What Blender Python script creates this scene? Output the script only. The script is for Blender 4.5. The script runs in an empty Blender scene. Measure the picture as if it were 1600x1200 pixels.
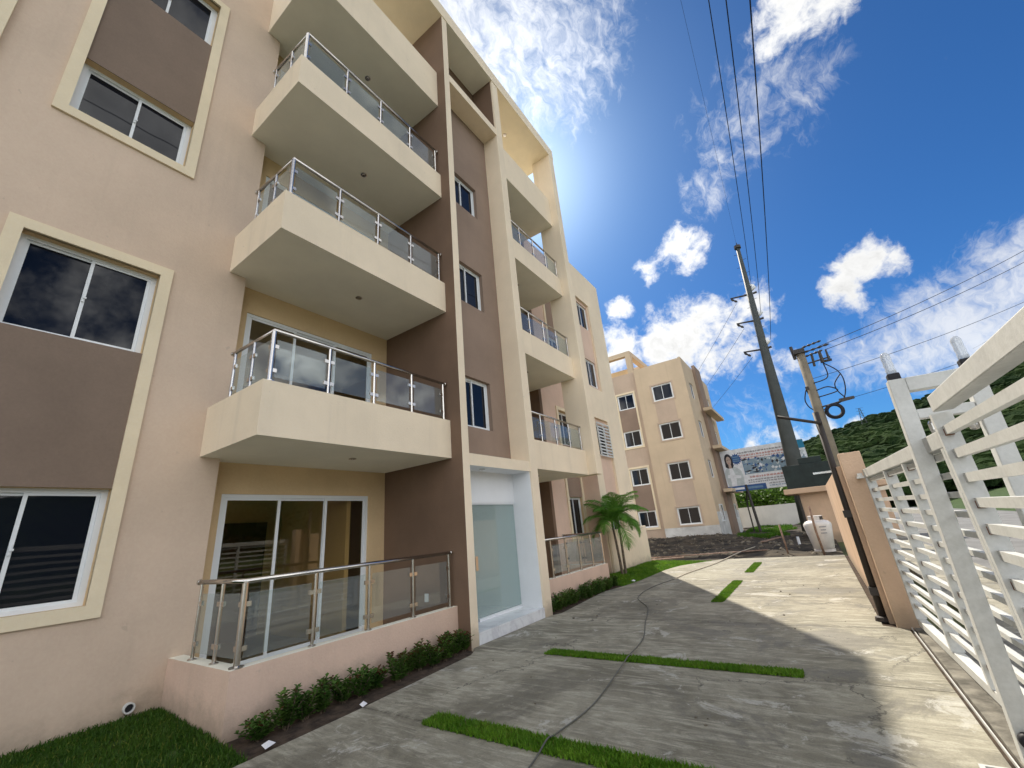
import bpy, math, random
from mathutils import Vector, Matrix, noise
R_ = random.Random(7)
S = bpy.context.scene
COL = S.collection
rad = math.radians

# ------------------------------------------------------------------ camera
F_PX = 649.92
YAW, PITCH, ROLL = rad(33.478), rad(19.341), rad(-5.297)
fwd = Vector((math.cos(PITCH)*math.cos(YAW), math.cos(PITCH)*math.sin(YAW), math.sin(PITCH)))
rgt = Vector((math.sin(YAW), -math.cos(YAW), 0))
upv = rgt.cross(fwd)
r2 = math.cos(ROLL)*rgt + math.sin(ROLL)*upv
u2 = -math.sin(ROLL)*rgt + math.cos(ROLL)*upv
cam = bpy.data.cameras.new('camera')
cam.sensor_width = 36.0
cam.lens = F_PX/1600*36
cam.clip_start = 0.05
cam.clip_end = 3000
camo = bpy.data.objects.new('camera', cam)
COL.objects.link(camo)
M = Matrix((r2, u2, -fwd)).transposed().to_4x4()
M.translation = Vector((0, 0, 1.6))
camo.matrix_world = M
S.camera = camo

def ray(u, v):
    d = r2*((u-800)/F_PX) - u2*((v-600)/F_PX) + fwd
    return d.normalized()

# ------------------------------------------------------------------ sky, sun, exposure
SUN_AZ, SUN_EL = rad(29.6), rad(45.3)          # azimuth from +X towards +Y
SKY_STRENGTH = 0.10
SUN_STRENGTH = 2.6
EXPOSURE = 1.28
S.view_settings.view_transform = 'Standard'
S.view_settings.look = 'None'
S.view_settings.gamma = 1.0
S.view_settings.use_curve_mapping = False
S.view_settings.exposure = EXPOSURE
sun_dir = Vector((math.cos(SUN_EL)*math.cos(SUN_AZ), math.cos(SUN_EL)*math.sin(SUN_AZ), math.sin(SUN_EL)))

sl = bpy.data.lights.new('sun', 'SUN')
sl.energy = SUN_STRENGTH
sl.angle = rad(0.6)
sl.color = (1.0, 0.91, 0.77)
so = bpy.data.objects.new('sun', sl)
so.rotation_euler = (-sun_dir).to_track_quat('-Z', 'Y').to_euler()
COL.objects.link(so)

class NT:
    def __init__(s, tree): s.t = tree; s.n = tree.nodes; s.l = tree.links
    def node(s, typ, **kw):
        n = s.n.new(typ)
        for k, v in kw.items(): setattr(n, k, v)
        return n
    def link(s, a, b): s.l.new(a, b)
    def put(s, sock, v):
        if hasattr(v, 'is_linked') or isinstance(v, bpy.types.NodeSocket): s.l.new(v, sock)
        else: sock.default_value = v
    def math(s, op, a, b=0.0, c=None, clamp=False):
        n = s.node('ShaderNodeMath', operation=op); n.use_clamp = clamp
        s.put(n.inputs[0], a); s.put(n.inputs[1], b)
        if c is not None: s.put(n.inputs[2], c)
        return n.outputs[0]
    def vmath(s, op, a, b):
        n = s.node('ShaderNodeVectorMath', operation=op)
        s.put(n.inputs[0], a); s.put(n.inputs[1], b)
        return n.outputs['Value'] if op == 'DOT_PRODUCT' else n.outputs[0]
    def noise(s, vec, scale, detail=6, rough=0.55, dist=0.0):
        n = s.node('ShaderNodeTexNoise'); s.put(n.inputs['Vector'], vec)
        n.inputs['Scale'].default_value = scale; n.inputs['Detail'].default_value = detail
        n.inputs['Roughness'].default_value = rough; n.inputs['Distortion'].default_value = dist
        return n.outputs['Fac'], n.outputs['Color']
    def smooth(s, v, a, b, lo=0.0, hi=1.0):
        n = s.node('ShaderNodeMapRange', interpolation_type='SMOOTHSTEP')
        s.put(n.inputs['Value'], v)
        n.inputs['From Min'].default_value = a; n.inputs['From Max'].default_value = b
        n.inputs['To Min'].default_value = lo; n.inputs['To Max'].default_value = hi
        return n.outputs['Result']
    def mix(s, fac, a, b, blend='MIX'):
        n = s.node('ShaderNodeMix', data_type='RGBA', blend_type=blend)
        s.put(n.inputs[0], fac); s.put(n.inputs[6], a); s.put(n.inputs[7], b)
        return n.outputs[2]

W = bpy.data.worlds.new('World')
S.world = W
W.use_nodes = True
nt = NT(W.node_tree)
nt.n.clear()
out = nt.node('ShaderNodeOutputWorld')
bg = nt.node('ShaderNodeBackground')
nt.link(bg.outputs[0], out.inputs[0])
sky = nt.node('ShaderNodeTexSky', sky_type='NISHITA')
sky.sun_disc = False
sky.sun_elevation = SUN_EL
sky.sun_rotation = math.pi/2 - SUN_AZ
sky.altitude = 200
sky.air_density = 1.0
sky.dust_density = 0.4
sky.ozone_density = 3.0
tc = nt.node('ShaderNodeTexCoord')
D = tc.outputs['Generated']
# (pixel u, pixel v, radius px, weight)   cumulus banks and cirrus, placed as directions of the sky dome
CUM = [(1065, 395, 46, .8), (1030, 415, 32, .7), (1110, 520, 88, 1.1), (1050, 545, 72, 1.1), (1160, 480, 60, .9),
       (965, 485, 26, .9), (965, 545, 50, 1), (945, 575, 45, 1), (1225, 575, 36, .8), (1350, 405, 50, 1), (1400, 400, 34, .8), (1325, 462, 42, 1),
       (1235, 25, 80, 1.2), (1200, 60, 50, 1), (1290, 5, 60, 1), (1230, 692, 40, 1), (1170, 700, 30, .8), (1300, 672, 30, .9), (1350, 655, 26, .8),
       (1060, 590, 60, .8)]
CIR = [(1190, 165, 85, .5), (1130, 200, 55, .35), (1260, 130, 50, .4), (780, 40, 150, 1.1), (860, 90, 120, .9), (720, 20, 110, 1.15), (900, 30, 90, .7), (835, 160, 70, .6), (1105, 300, 40, .6),
       (1500, 510, 120, 1.4), (1600, 430, 110, 1.3), (1420, 545, 85, 1.1), (1340, 560, 55, .7), (1620, 540, 150, 1.7), (1180, 660, 45, .12), (1120, 260, 35, .5)]
nz1f, nz1c = nt.noise(D, 9.0, 4, .6)
warp = nt.node('ShaderNodeVectorMath', operation='MULTIPLY_ADD')
nt.link(nz1c, warp.inputs[0]); warp.inputs[1].default_value = (.10, .10, .10)
woff = nt.vmath('ADD', D, (-.05, -.05, -.05)); nt.link(woff, warp.inputs[2])
DW = nt.node('ShaderNodeVectorMath', operation='NORMALIZE'); nt.link(warp.outputs[0], DW.inputs[0]); DW = DW.outputs[0]
def blobs(lst, vec):
    acc = None
    for u, v, r, w in lst:
        c = ray(u, v)
        ang = (ray(u+r, v).angle(c) + ray(u, v+r).angle(c))/2
        d = nt.vmath('DOT_PRODUCT', vec, tuple(c))
        x = nt.math('MULTIPLY_ADD', d, w/(1-math.cos(ang)), -w*math.cos(ang)/(1-math.cos(ang)))
        x = nt.math('MAXIMUM', x, -1.0)
        acc = x if acc is None else nt.math('SMOOTH_MAX', acc, x, 0.25)
    return acc
cb = blobs(CUM, DW)
n_big, _ = nt.noise(D, 16.0, 9, .6)
n_fine, _ = nt.noise(DW, 46.0, 7, .65)
den = nt.math('ADD', cb, nt.math('MULTIPLY', nt.math('SUBTRACT', n_big, .52), 2.7))
den = nt.math('ADD', den, nt.math('MULTIPLY', nt.math('SUBTRACT', n_fine, .5), 1.5))
cum = nt.smooth(den, .02, 1.05)
# cumulus outside this view, mirrored in windows; cover raised to fill the shaded facade
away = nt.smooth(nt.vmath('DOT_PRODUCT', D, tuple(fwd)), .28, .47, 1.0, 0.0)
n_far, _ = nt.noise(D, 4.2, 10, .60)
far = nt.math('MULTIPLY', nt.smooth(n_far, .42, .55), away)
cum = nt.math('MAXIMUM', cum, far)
mp = nt.node('ShaderNodeMapping'); nt.link(DW, mp.inputs[0]); mp.inputs['Rotation'].default_value = (.3, .2, .6); mp.inputs['Scale'].default_value = (1, 1.9, 1.4)
n_ci, _ = nt.noise(mp.outputs[0], 22.0, 10, .66, .2)
cib = blobs(CIR, D)
cir = nt.math('ADD', nt.math('MINIMUM', cib, 1.35), nt.math('MULTIPLY', nt.math('SUBTRACT', n_ci, .5), 3.4))
cir = nt.math('MULTIPLY', nt.smooth(cir, -.25, 1.8), .74)
# cloud brightness: denser cores a little greyer, brighter towards the sun (forward scattering)
sd = nt.vmath('DOT_PRODUCT', D, tuple(sun_dir))
glow = nt.math('POWER', nt.math('MAXIMUM', sd, 0.0), 14.0)
shade, _ = nt.noise(DW, 13.0, 8, .62)
core = nt.math('MULTIPLY', nt.smooth(den, .5, 2.0), nt.smooth(shade, .36, .66))
cb1 = nt.math('MULTIPLY_ADD', core, -.17, .40)
front = nt.smooth(sd, -.2, .75, 1.05, 0.0)      # clouds opposite the sun front lit, brightness raised to fill the shaded facade
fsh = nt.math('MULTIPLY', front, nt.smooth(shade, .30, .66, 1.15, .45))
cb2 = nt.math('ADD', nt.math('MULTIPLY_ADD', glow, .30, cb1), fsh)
comb = nt.node('ShaderNodeCombineColor')
for i, k in enumerate((1.0, 1.0, .99)): nt.link(nt.math('MULTIPLY', cb2, k), comb.inputs[i])
skyc = nt.node('ShaderNodeMix', data_type='RGBA', blend_type='MULTIPLY')
skyc.inputs[0].default_value = 1
nt.link(sky.outputs[0], skyc.inputs[6]); skyc.inputs[7].default_value = (SKY_STRENGTH*10*.11, SKY_STRENGTH*10*.255, SKY_STRENGTH*10*.41, 1)
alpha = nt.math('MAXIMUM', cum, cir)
aur = nt.math('MULTIPLY_ADD', nt.math('POWER', nt.math('MAXIMUM', sd, 0.0), 90.0), .26, nt.math('MULTIPLY', nt.math('POWER', nt.math('MAXIMUM', sd, 0.0), 16.0), .055))
air = nt.mix(1.0, skyc.outputs[2], (.1, .1, .1, 1), 'MULTIPLY')
auc = nt.node('ShaderNodeCombineColor')
for i, k in enumerate((.92, .98, 1.0)): nt.link(nt.math('MULTIPLY', aur, k), auc.inputs[i])
air = nt.mix(1.0, air, auc.outputs[0], 'ADD')
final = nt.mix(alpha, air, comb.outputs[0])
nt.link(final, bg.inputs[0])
bg.inputs[1].default_value = 1.0

# ------------------------------------------------------------------ materials
MATS = {}
def base_mat(name):
    m = bpy.data.materials.new(name); m.use_nodes = True
    t = NT(m.node_tree)
    p = m.node_tree.nodes['Principled BSDF']
    MATS[name] = m
    return m, t, p
def mat(name, c, rough=.85, var=.10, scale=1.2, fine=.05, bump=.0, bscale=60, metal=0.0, spec=.35, c2=None, streak=0.0, wear=False):
    m, t, p = base_mat(name)
    tcn = t.node('ShaderNodeTexCoord'); g = t.node('ShaderNodeNewGeometry')
    pos = g.outputs['Position']
    nf, _ = t.noise(pos, scale, 6, .6)
    c2 = c2 or tuple(min(1, x*(1-var*2.2)) for x in c)
    c3 = tuple(min(1, x*(1+var)) for x in c)
    col = t.mix(t.smooth(nf, .25, .75), c2+(1,) if len(c2) == 3 else c2, c3+(1,))
    ff, _ = t.noise(pos, 35, 4, .6)
    col = t.mix(fine*2, col, t.mix(ff, (0, 0, 0, 1), (1, 1, 1, 1)), 'OVERLAY')
    if streak:
        mpn = t.node('ShaderNodeMapping'); t.link(pos, mpn.inputs[0]); mpn.inputs['Scale'].default_value = (2.2, 2.2, .12)
        sf, _ = t.noise(mpn.outputs[0], 1.6, 6, .65)
        col = t.mix(t.smooth(sf, .52, .78, 0, streak), col, tuple(x*.55 for x in c)+(1,))
    if wear:
        sx = t.node('ShaderNodeSeparateXYZ'); t.link(pos, sx.inputs[0]); z = sx.outputs[2]
        wn, _ = t.noise(pos, 2.4, 7, .7)
        splash = t.smooth(t.math('SUBTRACT', t.math('MULTIPLY', wn, .62), z), -.05, .30, 0, .55)
        col = t.mix(splash, col, (.20, .165, .12, 1))
        dn, _ = t.noise(pos, 9.0, 3, .5)
        col = t.mix(t.smooth(dn, .72, .76, 0, .28), col, tuple(x*.55 for x in c)+(1,))
        pn, _ = t.noise(pos, .42, 5, .6)
        col = t.mix(t.smooth(pn, .52, .70, 0, .22), col, tuple(x*.78 for x in c)+(1,))
    t.link(col, p.inputs['Base Color'])
    p.inputs['Roughness'].default_value = rough
    p.inputs['Metallic'].default_value = metal
    p.inputs['Specular IOR Level'].default_value = spec
    if bump:
        b = t.node('ShaderNodeBump'); b.inputs['Strength'].default_value = bump; b.inputs['Distance'].default_value = .01
        bf, _ = t.noise(pos, bscale, 5, .6)
        t.link(bf, b.inputs['Height']); t.link(b.outputs[0], p.inputs['Normal'])
    return m
mat('wall_peach', (.66, .515, .395), var=.05, scale=.7, bump=.35, bscale=45, streak=.20, wear=True)
mat('wall_pink', (.72, .53, .415), var=.05, scale=.9, bump=.35, bscale=45, streak=.20, wear=True)
mat('wall_cream', (.86, .73, .55), var=.04, scale=.8, bump=.3, bscale=45, streak=.20, wear=True)
mat('trim_cream', (.82, .70, .50), var=.03, scale=2, bump=.25, bscale=50, streak=.05)
mat('wall_rose', (.53, .41, .315), var=.05, scale=.9, bump=.3, bscale=45, streak=.2)
mat('wall_sand', (.60, .475, .335), var=.04, scale=.8, bump=.3, bscale=45, streak=.2)
mat('wall_tan', (.68, .50, .29), var=.05, scale=1, bump=.3, bscale=45)
mat('brown_panel', (.225, .165, .125), var=.06, scale=1, bump=.3, bscale=45)
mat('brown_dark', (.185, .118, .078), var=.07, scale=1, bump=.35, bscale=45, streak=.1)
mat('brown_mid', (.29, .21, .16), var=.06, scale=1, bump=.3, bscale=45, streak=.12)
mat('soffit', (.90, .87, .74), var=.04, scale=.8, bump=.2, bscale=40)
mat('white_paint', (.80, .82, .84), var=.03, scale=1, bump=.15, bscale=50)
mat('plaster_raw', (.66, .66, .64), var=.12, scale=1.6, bump=.4, bscale=25)
mat('alu_white', (.78, .81, .83), rough=.4, var=.02, spec=.5, fine=.02)
mat('steel', (.62, .59, .55), rough=.22, metal=1.0, var=.03, fine=.02)
mat('gate_white', (.62, .625, .60), rough=.5, var=.05, scale=4, fine=.12, spec=.4, streak=.25, bump=.10)
mat('rust', (.22, .10, .05), rough=.9, var=.3, scale=20)
mat('wall_orange', (.64, .45, .31), var=.07, scale=1.2, bump=.5, bscale=30, streak=.20, wear=True)
mat('dark_metal', (.05, .045, .042), rough=.5, var=.1, scale=5)
mat('mast_brown', (.040, .032, .028), rough=.6, var=.1, scale=4)
mat('pole_concrete', (.24, .205, .15), var=.12, scale=3, bump=.3, bscale=30, streak=.2)
mat('pole_steel', (.055, .063, .06), rough=.6, var=.1, scale=2, streak=.2)
mat('black_rubber', (.015, .015, .02), rough=.6, var=.1)
mat('cable', (.02, .022, .03), rough=.7, var=.05)
mat('hose_shaded', (.13, .13, .115), rough=.6, var=.1)
mat('hose_sunlit', (.50, .45, .36), rough=.7, var=.1)  # same hose as above, sunlight put into the colour
mat('white_wall', (.70, .70, .67), var=.06, scale=.8, bump=.3, streak=.15)
mat('green_box', (.016, .028, .027), rough=.55, var=.15, scale=3, bump=.3, bscale=18)
mat('tank_white', (.76, .72, .68), rough=.4, var=.08, scale=3, spec=.5, streak=.15)
mat('dry_wood', (.16, .125, .085), var=.3, scale=8)
mat('kerb', (.24, .225, .19), var=.3, scale=5, bump=.9, bscale=22, rough=.95)
mat('timber', (.34, .23, .17), rough=.85, var=.2, scale=9, bump=.3)
mat('print_grey', (.30, .30, .33), rough=.6, var=.02)
mat('soil', (.075, .052, .036), rough=1, var=.3, scale=9, bump=.9, bscale=30)
mat('dirt', (.070, .056, .038), rough=1, var=.42, scale=1.7, bump=1.0, bscale=9, fine=.3)
mat('stone', (.19, .165, .125), rough=.95, var=.3, scale=6, bump=.5, bscale=25)
mat('asphalt', (.20, .20, .195), rough=.9, var=.12, scale=.8, bump=.4, bscale=40)
mat('grass_base', (.045, .085, .016), rough=1, var=.3, scale=4, bump=.8, bscale=30)
mat('bark', (.16, .12, .085), rough=.95, var=.25, scale=8, bump=.8, bscale=20)
mat('palm_trunk', (.20, .16, .12), rough=.95, var=.25, scale=12, bump=.8, bscale=30)
mat('litter_white', (.75, .75, .78), rough=.6, var=.05)
mat('interior_wall', (.80, .68, .44), var=.05)
mat('interior_door', (.07, .035, .02), rough=.5, var=.1)
mat('interior_floor', (.35, .33, .30), rough=.3, var=.05)
mat('bottle', (.80, .82, .84), rough=.25, var=.05, spec=.6)
# billboard inks
for n_, c_ in dict(bb_white=(.74, .76, .79), bb_blue=(.035, .10, .28), bb_mid=(.14, .25, .38), bb_red=(.48, .20, .17), bb_teal=(.02, .21, .36), bb_dark=(.03, .03, .04), bb_skin=(.46, .35, .29), bb_coat=(.52, .57, .58), bb_photo=(.22, .31, .38), bb_text=(.20, .19, .20)).items():
    mat(n_, c_, rough=.6, var=.08, scale=5)

def leaf_mat(name, c, c2, trans=.35):
    m, t, p = base_mat(name)
    g = t.node('ShaderNodeNewGeometry')
    f, _ = t.noise(g.outputs['Position'], 3.2, 4, .6)
    rnd = g.outputs['Random Per Island']
    a = t.mix(t.smooth(f, .3, .7), c+(1,), c2+(1,))
    a = t.mix(t.math('MULTIPLY', rnd, .6), a, tuple(x*.45 for x in c)+(1,))
    t.link(a, p.inputs['Base Color'])
    p.inputs['Roughness'].default_value = .55
    p.inputs['Specular IOR Level'].default_value = .25
    tr = t.node('ShaderNodeBsdfTranslucent'); t.link(a, tr.inputs[0])
    mx = t.node('ShaderNodeMixShader'); mx.inputs[0].default_value = trans
    o = m.node_tree.nodes['Material Output']
    t.link(p.outputs[0], mx.inputs[1]); t.link(tr.outputs[0], mx.inputs[2]); t.link(mx.outputs[0], o.inputs[0])
    return m
leaf_mat('grass_blade', (.06, .18, .012), (.12, .27, .02))
leaf_mat('grass_shade', (.045, .12, .012), (.085, .17, .02))  # darker copy of the grass, shade on the left lawn put into the colour
leaf_mat('grass_bright', (.10, .25, .014), (.20, .38, .03))
leaf_mat('grass_dry', (.16, .22, .03), (.22, .26, .05))
leaf_mat('leaf_hedge', (.065, .155, .026), (.15, .26, .05))
leaf_mat('leaf_red', (.12, .03, .015), (.10, .10, .02))
leaf_mat('leaf_tree', (.07, .17, .015), (.17, .30, .03))
leaf_mat('leaf_dark', (.022, .06, .014), (.045, .10, .02))
leaf_mat('leaf_palm', (.11, .28, .04), (.19, .40, .06), .45)

# dark window glass: opaque, mirror-like by Fresnel
m, t, p = base_mat('window_glass')
p.inputs['Base Color'].default_value = (.008, .010, .016, 1)
p.inputs['Roughness'].default_value = .02
p.inputs['IOR'].default_value = 1.40
p.inputs['Specular IOR Level'].default_value = .46
gn = t.node('ShaderNodeNewGeometry'); bf, _ = t.noise(gn.outputs['Position'], 1.3, 2, .5)
b = t.node('ShaderNodeBump'); b.inputs['Strength'].default_value = .06; b.inputs['Distance'].default_value = .02
t.link(bf, b.inputs['Height']); t.link(b.outputs[0], p.inputs['Normal'])
def clear_glass(name, tint, base=.06, top=1.0, body=None, bodyf=0.0):
    m, t, p = base_mat(name)
    o = m.node_tree.nodes['Material Output']
    tr = t.node('ShaderNodeBsdfTransparent'); tr.inputs[0].default_value = tint+(1,)
    gl = t.node('ShaderNodeBsdfGlossy'); gl.inputs['Roughness'].default_value = .02; gl.inputs['Color'].default_value = (.9, .95, 1, 1)
    g = t.node('ShaderNodeNewGeometry')
    c = t.math('ABSOLUTE', t.vmath('DOT_PRODUCT', g.outputs['Normal'], g.outputs['Incoming']))
    f = t.math('MULTIPLY_ADD', t.math('POWER', t.math('SUBTRACT', 1.0, c, clamp=True), 5.0), .92, base, clamp=True)
    mx = t.node('ShaderNodeMixShader'); t.link(f, mx.inputs[0]); t.link(tr.outputs[0], mx.inputs[1]); t.link(gl.outputs[0], mx.inputs[2])
    last = mx.outputs[0]
    if body:
        df = t.node('ShaderNodeBsdfDiffuse'); df.inputs[0].default_value = body+(1,)
        m2 = t.node('ShaderNodeMixShader'); m2.inputs[0].default_value = bodyf
        t.link(last, m2.inputs[1]); t.link(df.outputs[0], m2.inputs[2]); last = m2.outputs[0]
    t.link(last, o.inputs[0])
clear_glass('rail_glass', (.90, .94, .94), .045, body=(.6, .66, .68), bodyf=.07)
clear_glass('door_glass', (.84, .79, .68), .06)
clear_glass('entry_glass', (.80, .90, .89), .07, body=(.70, .78, .76), bodyf=.26)
clear_glass('bottle_clear', (.85, .88, .9), .15, body=(.7, .72, .75), bodyf=.45)

# marble tiles
m, t, p = base_mat('marble')
gn = t.node('ShaderNodeNewGeometry'); f, c = t.noise(gn.outputs['Position'], 2.3, 9, .7, 1.6)
col = t.mix(t.smooth(f, .40, .55), (.62, .63, .66, 1), (.76, .78, .80, 1))
t.link(col, p.inputs['Base Color']); p.inputs['Roughness'].default_value = .18
# driveway concrete: broom streaks running across the drive, damp and pale patches
m, t, p = base_mat('concrete')
gn = t.node('ShaderNodeNewGeometry'); pos = gn.outputs['Position']
f1, _ = t.noise(pos, .62, 9, .72, .9)
col = t.mix(t.smooth(f1, .38, .62), (.165, .152, .110, 1), (.325, .305, .235, 1))
mpn = t.node('ShaderNodeMapping'); t.link(pos, mpn.inputs[0]); mpn.inputs['Scale'].default_value = (4.0, .75, 1); mpn.inputs['Rotation'].default_value = (0, 0, .05)
f2, _ = t.noise(mpn.outputs[0], 2.3, 9, .74, 1.0)
col = t.mix(t.smooth(f2, .46, .62, 0, .55), col, (.53, .505, .41, 1))
f3, _ = t.noise(mpn.outputs[0], 5.5, 6, .68)
col = t.mix(t.smooth(f3, .50, .64, 0, .5), col, (.150, .138, .105, 1))
f5, _ = t.noise(pos, .78, 9, .70, .7)
damp = t.smooth(f5, .52, .60, 0, .66)
col = t.mix(damp, col, (.115, .106, .080, 1))
f4, _ = t.noise(pos, 1.25, 9, .76, .8)
col = t.mix(t.smooth(f4, .575, .635, 0, .62), col, (.56, .55, .50, 1))
f7, _ = t.noise(pos, 9.0, 6, .7)
col = t.mix(t.smooth(f7, .40, .70, .0, .4), col, (.24, .225, .175, 1))
f6, _ = t.noise(pos, 70, 4, .65)
col = t.mix(.34, col, t.mix(f6, (0, 0, 0, 1), (1, 1, 1, 1)), 'OVERLAY')
vo = t.node('ShaderNodeTexVoronoi', feature='DISTANCE_TO_EDGE'); vo.inputs['Scale'].default_value = .42
wv = t.node('ShaderNodeVectorMath', operation='MULTIPLY_ADD'); _, c7 = t.noise(pos, 1.6, 6, .65); t.link(c7, wv.inputs[0]); wv.inputs[1].default_value = (.9, .9, 0); t.link(pos, wv.inputs[2]); t.link(wv.outputs[0], vo.inputs['Vector'])
cr = t.math('MULTIPLY', t.smooth(vo.outputs['Distance'], .0015, .006, .75, 0), t.smooth(f1, .48, .56))
col = t.mix(cr, col, (.06, .055, .045, 1))
sx = t.node('ShaderNodeSeparateXYZ'); t.link(pos, sx.inputs[0])
fx = t.math('PINGPONG', t.math('SUBTRACT', sx.outputs[0], 1.07), 1.108)
col = t.mix(t.math('MULTIPLY', t.smooth(fx, .0, .07, .6, 0), t.smooth(f7, .35, .6)), col, (.10, .09, .07, 1))
t.link(col, p.inputs['Base Color'])
t.link(t.smooth(f5, .535, .60, .85, .62), p.inputs['Roughness'])
b = t.node('ShaderNodeBump'); b.inputs['Strength'].default_value = .45; b.inputs['Distance'].default_value = .012
t.link(t.math('ADD', f3, t.math('MULTIPLY', f6, .5)), b.inputs['Height']); t.link(b.outputs[0], p.inputs['Normal'])
# forested hill
m, t, p = base_mat('forest')
gn = t.node('ShaderNodeNewGeometry'); pos = gn.outputs['Position']
f1, _ = t.noise(pos, .012, 6, .6)
f2, _ = t.noise(pos, .16, 5, .65)
col = t.mix(t.smooth(f1, .38, .62), (.009, .022, .009, 1), (.032, .056, .016, 1))
col = t.mix(t.smooth(f2, .35, .68, 0, .8), col, (.010, .026, .010, 1))
col = t.mix(t.math('MULTIPLY', gn.outputs['Random Per Island'], .55), col, (.042, .064, .019, 1))
t.link(col, p.inputs['Base Color']); p.inputs['Roughness'].default_value = 1; p.inputs['Specular IOR Level'].default_value = .05
b = t.node('ShaderNodeBump'); b.inputs['Strength'].default_value = .9; b.inputs['Distance'].default_value = 4
t.link(f2, b.inputs['Height']); t.link(b.outputs[0], p.inputs['Normal'])
# wide terrain
mat('terrain', (.10, .115, .045), rough=1, var=.3, scale=.15, bump=.8, bscale=6)

# ------------------------------------------------------------------ mesh helpers
class MB:
    def __init__(s): s.v = []; s.f = []; s.mi = []
    def add(s, vs, fs, mi=0):
        o = len(s.v); s.v += [tuple(v) for v in vs]
        s.f += [tuple(i+o for i in f) for f in fs]
        s.mi += (mi if isinstance(mi, list) else [mi]*len(fs))
        return s
    def box(s, x0, x1, y0, y1, z0, z1, mi=0, faces=None, skip=''):
        vs = [(x, y, z) for x in (x0, x1) for y in (y0, y1) for z in (z0, z1)]
        F = {'-x': (0, 1, 3, 2), '+x': (4, 6, 7, 5), '-y': (0, 4, 5, 1), '+y': (2, 3, 7, 6), '-z': (0, 2, 6, 4), '+z': (1, 5, 7, 3)}
        ks = [k for k in F if k not in skip.split()]
        return s.add(vs, [F[k] for k in ks], [(faces or {}).get(k, mi) for k in ks])
    def quad(s, a, b, c, d, mi=0): return s.add([a, b, c, d], [(0, 1, 2, 3)], mi)
    def tube(s, pts, r, n=8, mi=0, cap=True):
        pts = [Vector(p) for p in pts]
        rs = r if isinstance(r, (list, tuple)) else [r]*len(pts)
        vs = []; fs = []
        prev = None
        for i, p in enumerate(pts):
            d = (pts[min(i+1, len(pts)-1)] - pts[max(i-1, 0)]).normalized()
            if prev is None:
                a = d.orthogonal().normalized()
            else:
                a = (prev - d*prev.dot(d))
                a = a.normalized() if a.length > 1e-6 else d.orthogonal().normalized()
            prev = a
            b_ = d.cross(a)
            for k in range(n):
                an = 2*math.pi*k/n
                vs.append(p + (a*math.cos(an) + b_*math.sin(an))*rs[i])
        for i in range(len(pts)-1):
            for k in range(n):
                fs.append((i*n+k, i*n+(k+1) % n, (i+1)*n+(k+1) % n, (i+1)*n+k))
        if cap:
            fs.append(tuple(range(n-1, -1, -1))); fs.append(tuple((len(pts)-1)*n+k for k in range(n)))
        return s.add(vs, fs, mi)
    def lathe(s, cx, cy, prof, n=20, mi=0):
        vs = []; fs = []
        for r, z in prof:
            for k in range(n):
                a = 2*math.pi*k/n; vs.append((cx+r*math.cos(a), cy+r*math.sin(a), z))
        for i in range(len(prof)-1):
            for k in range(n): fs.append((i*n+k, i*n+(k+1) % n, (i+1)*n+(k+1) % n, (i+1)*n+k))
        fs.append(tuple(range(n-1, -1, -1))); fs.append(tuple((len(prof)-1)*n+k for k in range(n)))
        return s.add(vs, fs, mi)
    def build(s, name, mats, parent=None, smooth=False, bevel=0):
        me = bpy.data.meshes.new(name)
        me.from_pydata(s.v, [], s.f)
        for mm in ([mats] if isinstance(mats, str) else mats): me.materials.append(MATS[mm])
        me.polygons.foreach_set('material_index', s.mi)
        if smooth: me.polygons.foreach_set('use_smooth', [True]*len(me.polygons))
        me.update()
        o = bpy.data.objects.new(name, me); COL.objects.link(o)
        if parent is not None: place(o, parent)
        if bevel:
            bm_ = o.modifiers.new('bevel', 'BEVEL'); bm_.width = bevel; bm_.segments = 2; bm_.limit_method = 'ANGLE'
        return o
def place(o, parent):
    o.parent = parent
    w = Vector((0, 0, 0)); q = parent
    while q is not None: w += q.location; q = q.parent
    o.location = o.location - w            # meshes are built in world coordinates
def thing(name, loc=(0, 0, 0)):
    e = bpy.data.objects.new(name, None); COL.objects.link(e); e.location = loc; e.empty_display_size = .2
    return e
def tag(o, label=None, cat=None, group=None, kind=None):
    if label: o['label'] = label
    if cat: o['category'] = cat
    if group: o['group'] = group
    if kind: o['kind'] = kind
    return o
def instance(mesh_obj, parent, offset=(0, 0, 0)):
    c = mesh_obj.copy(); COL.objects.link(c); c.parent = parent
    c.location = mesh_obj.location + Vector(offset)
    return c

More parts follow.
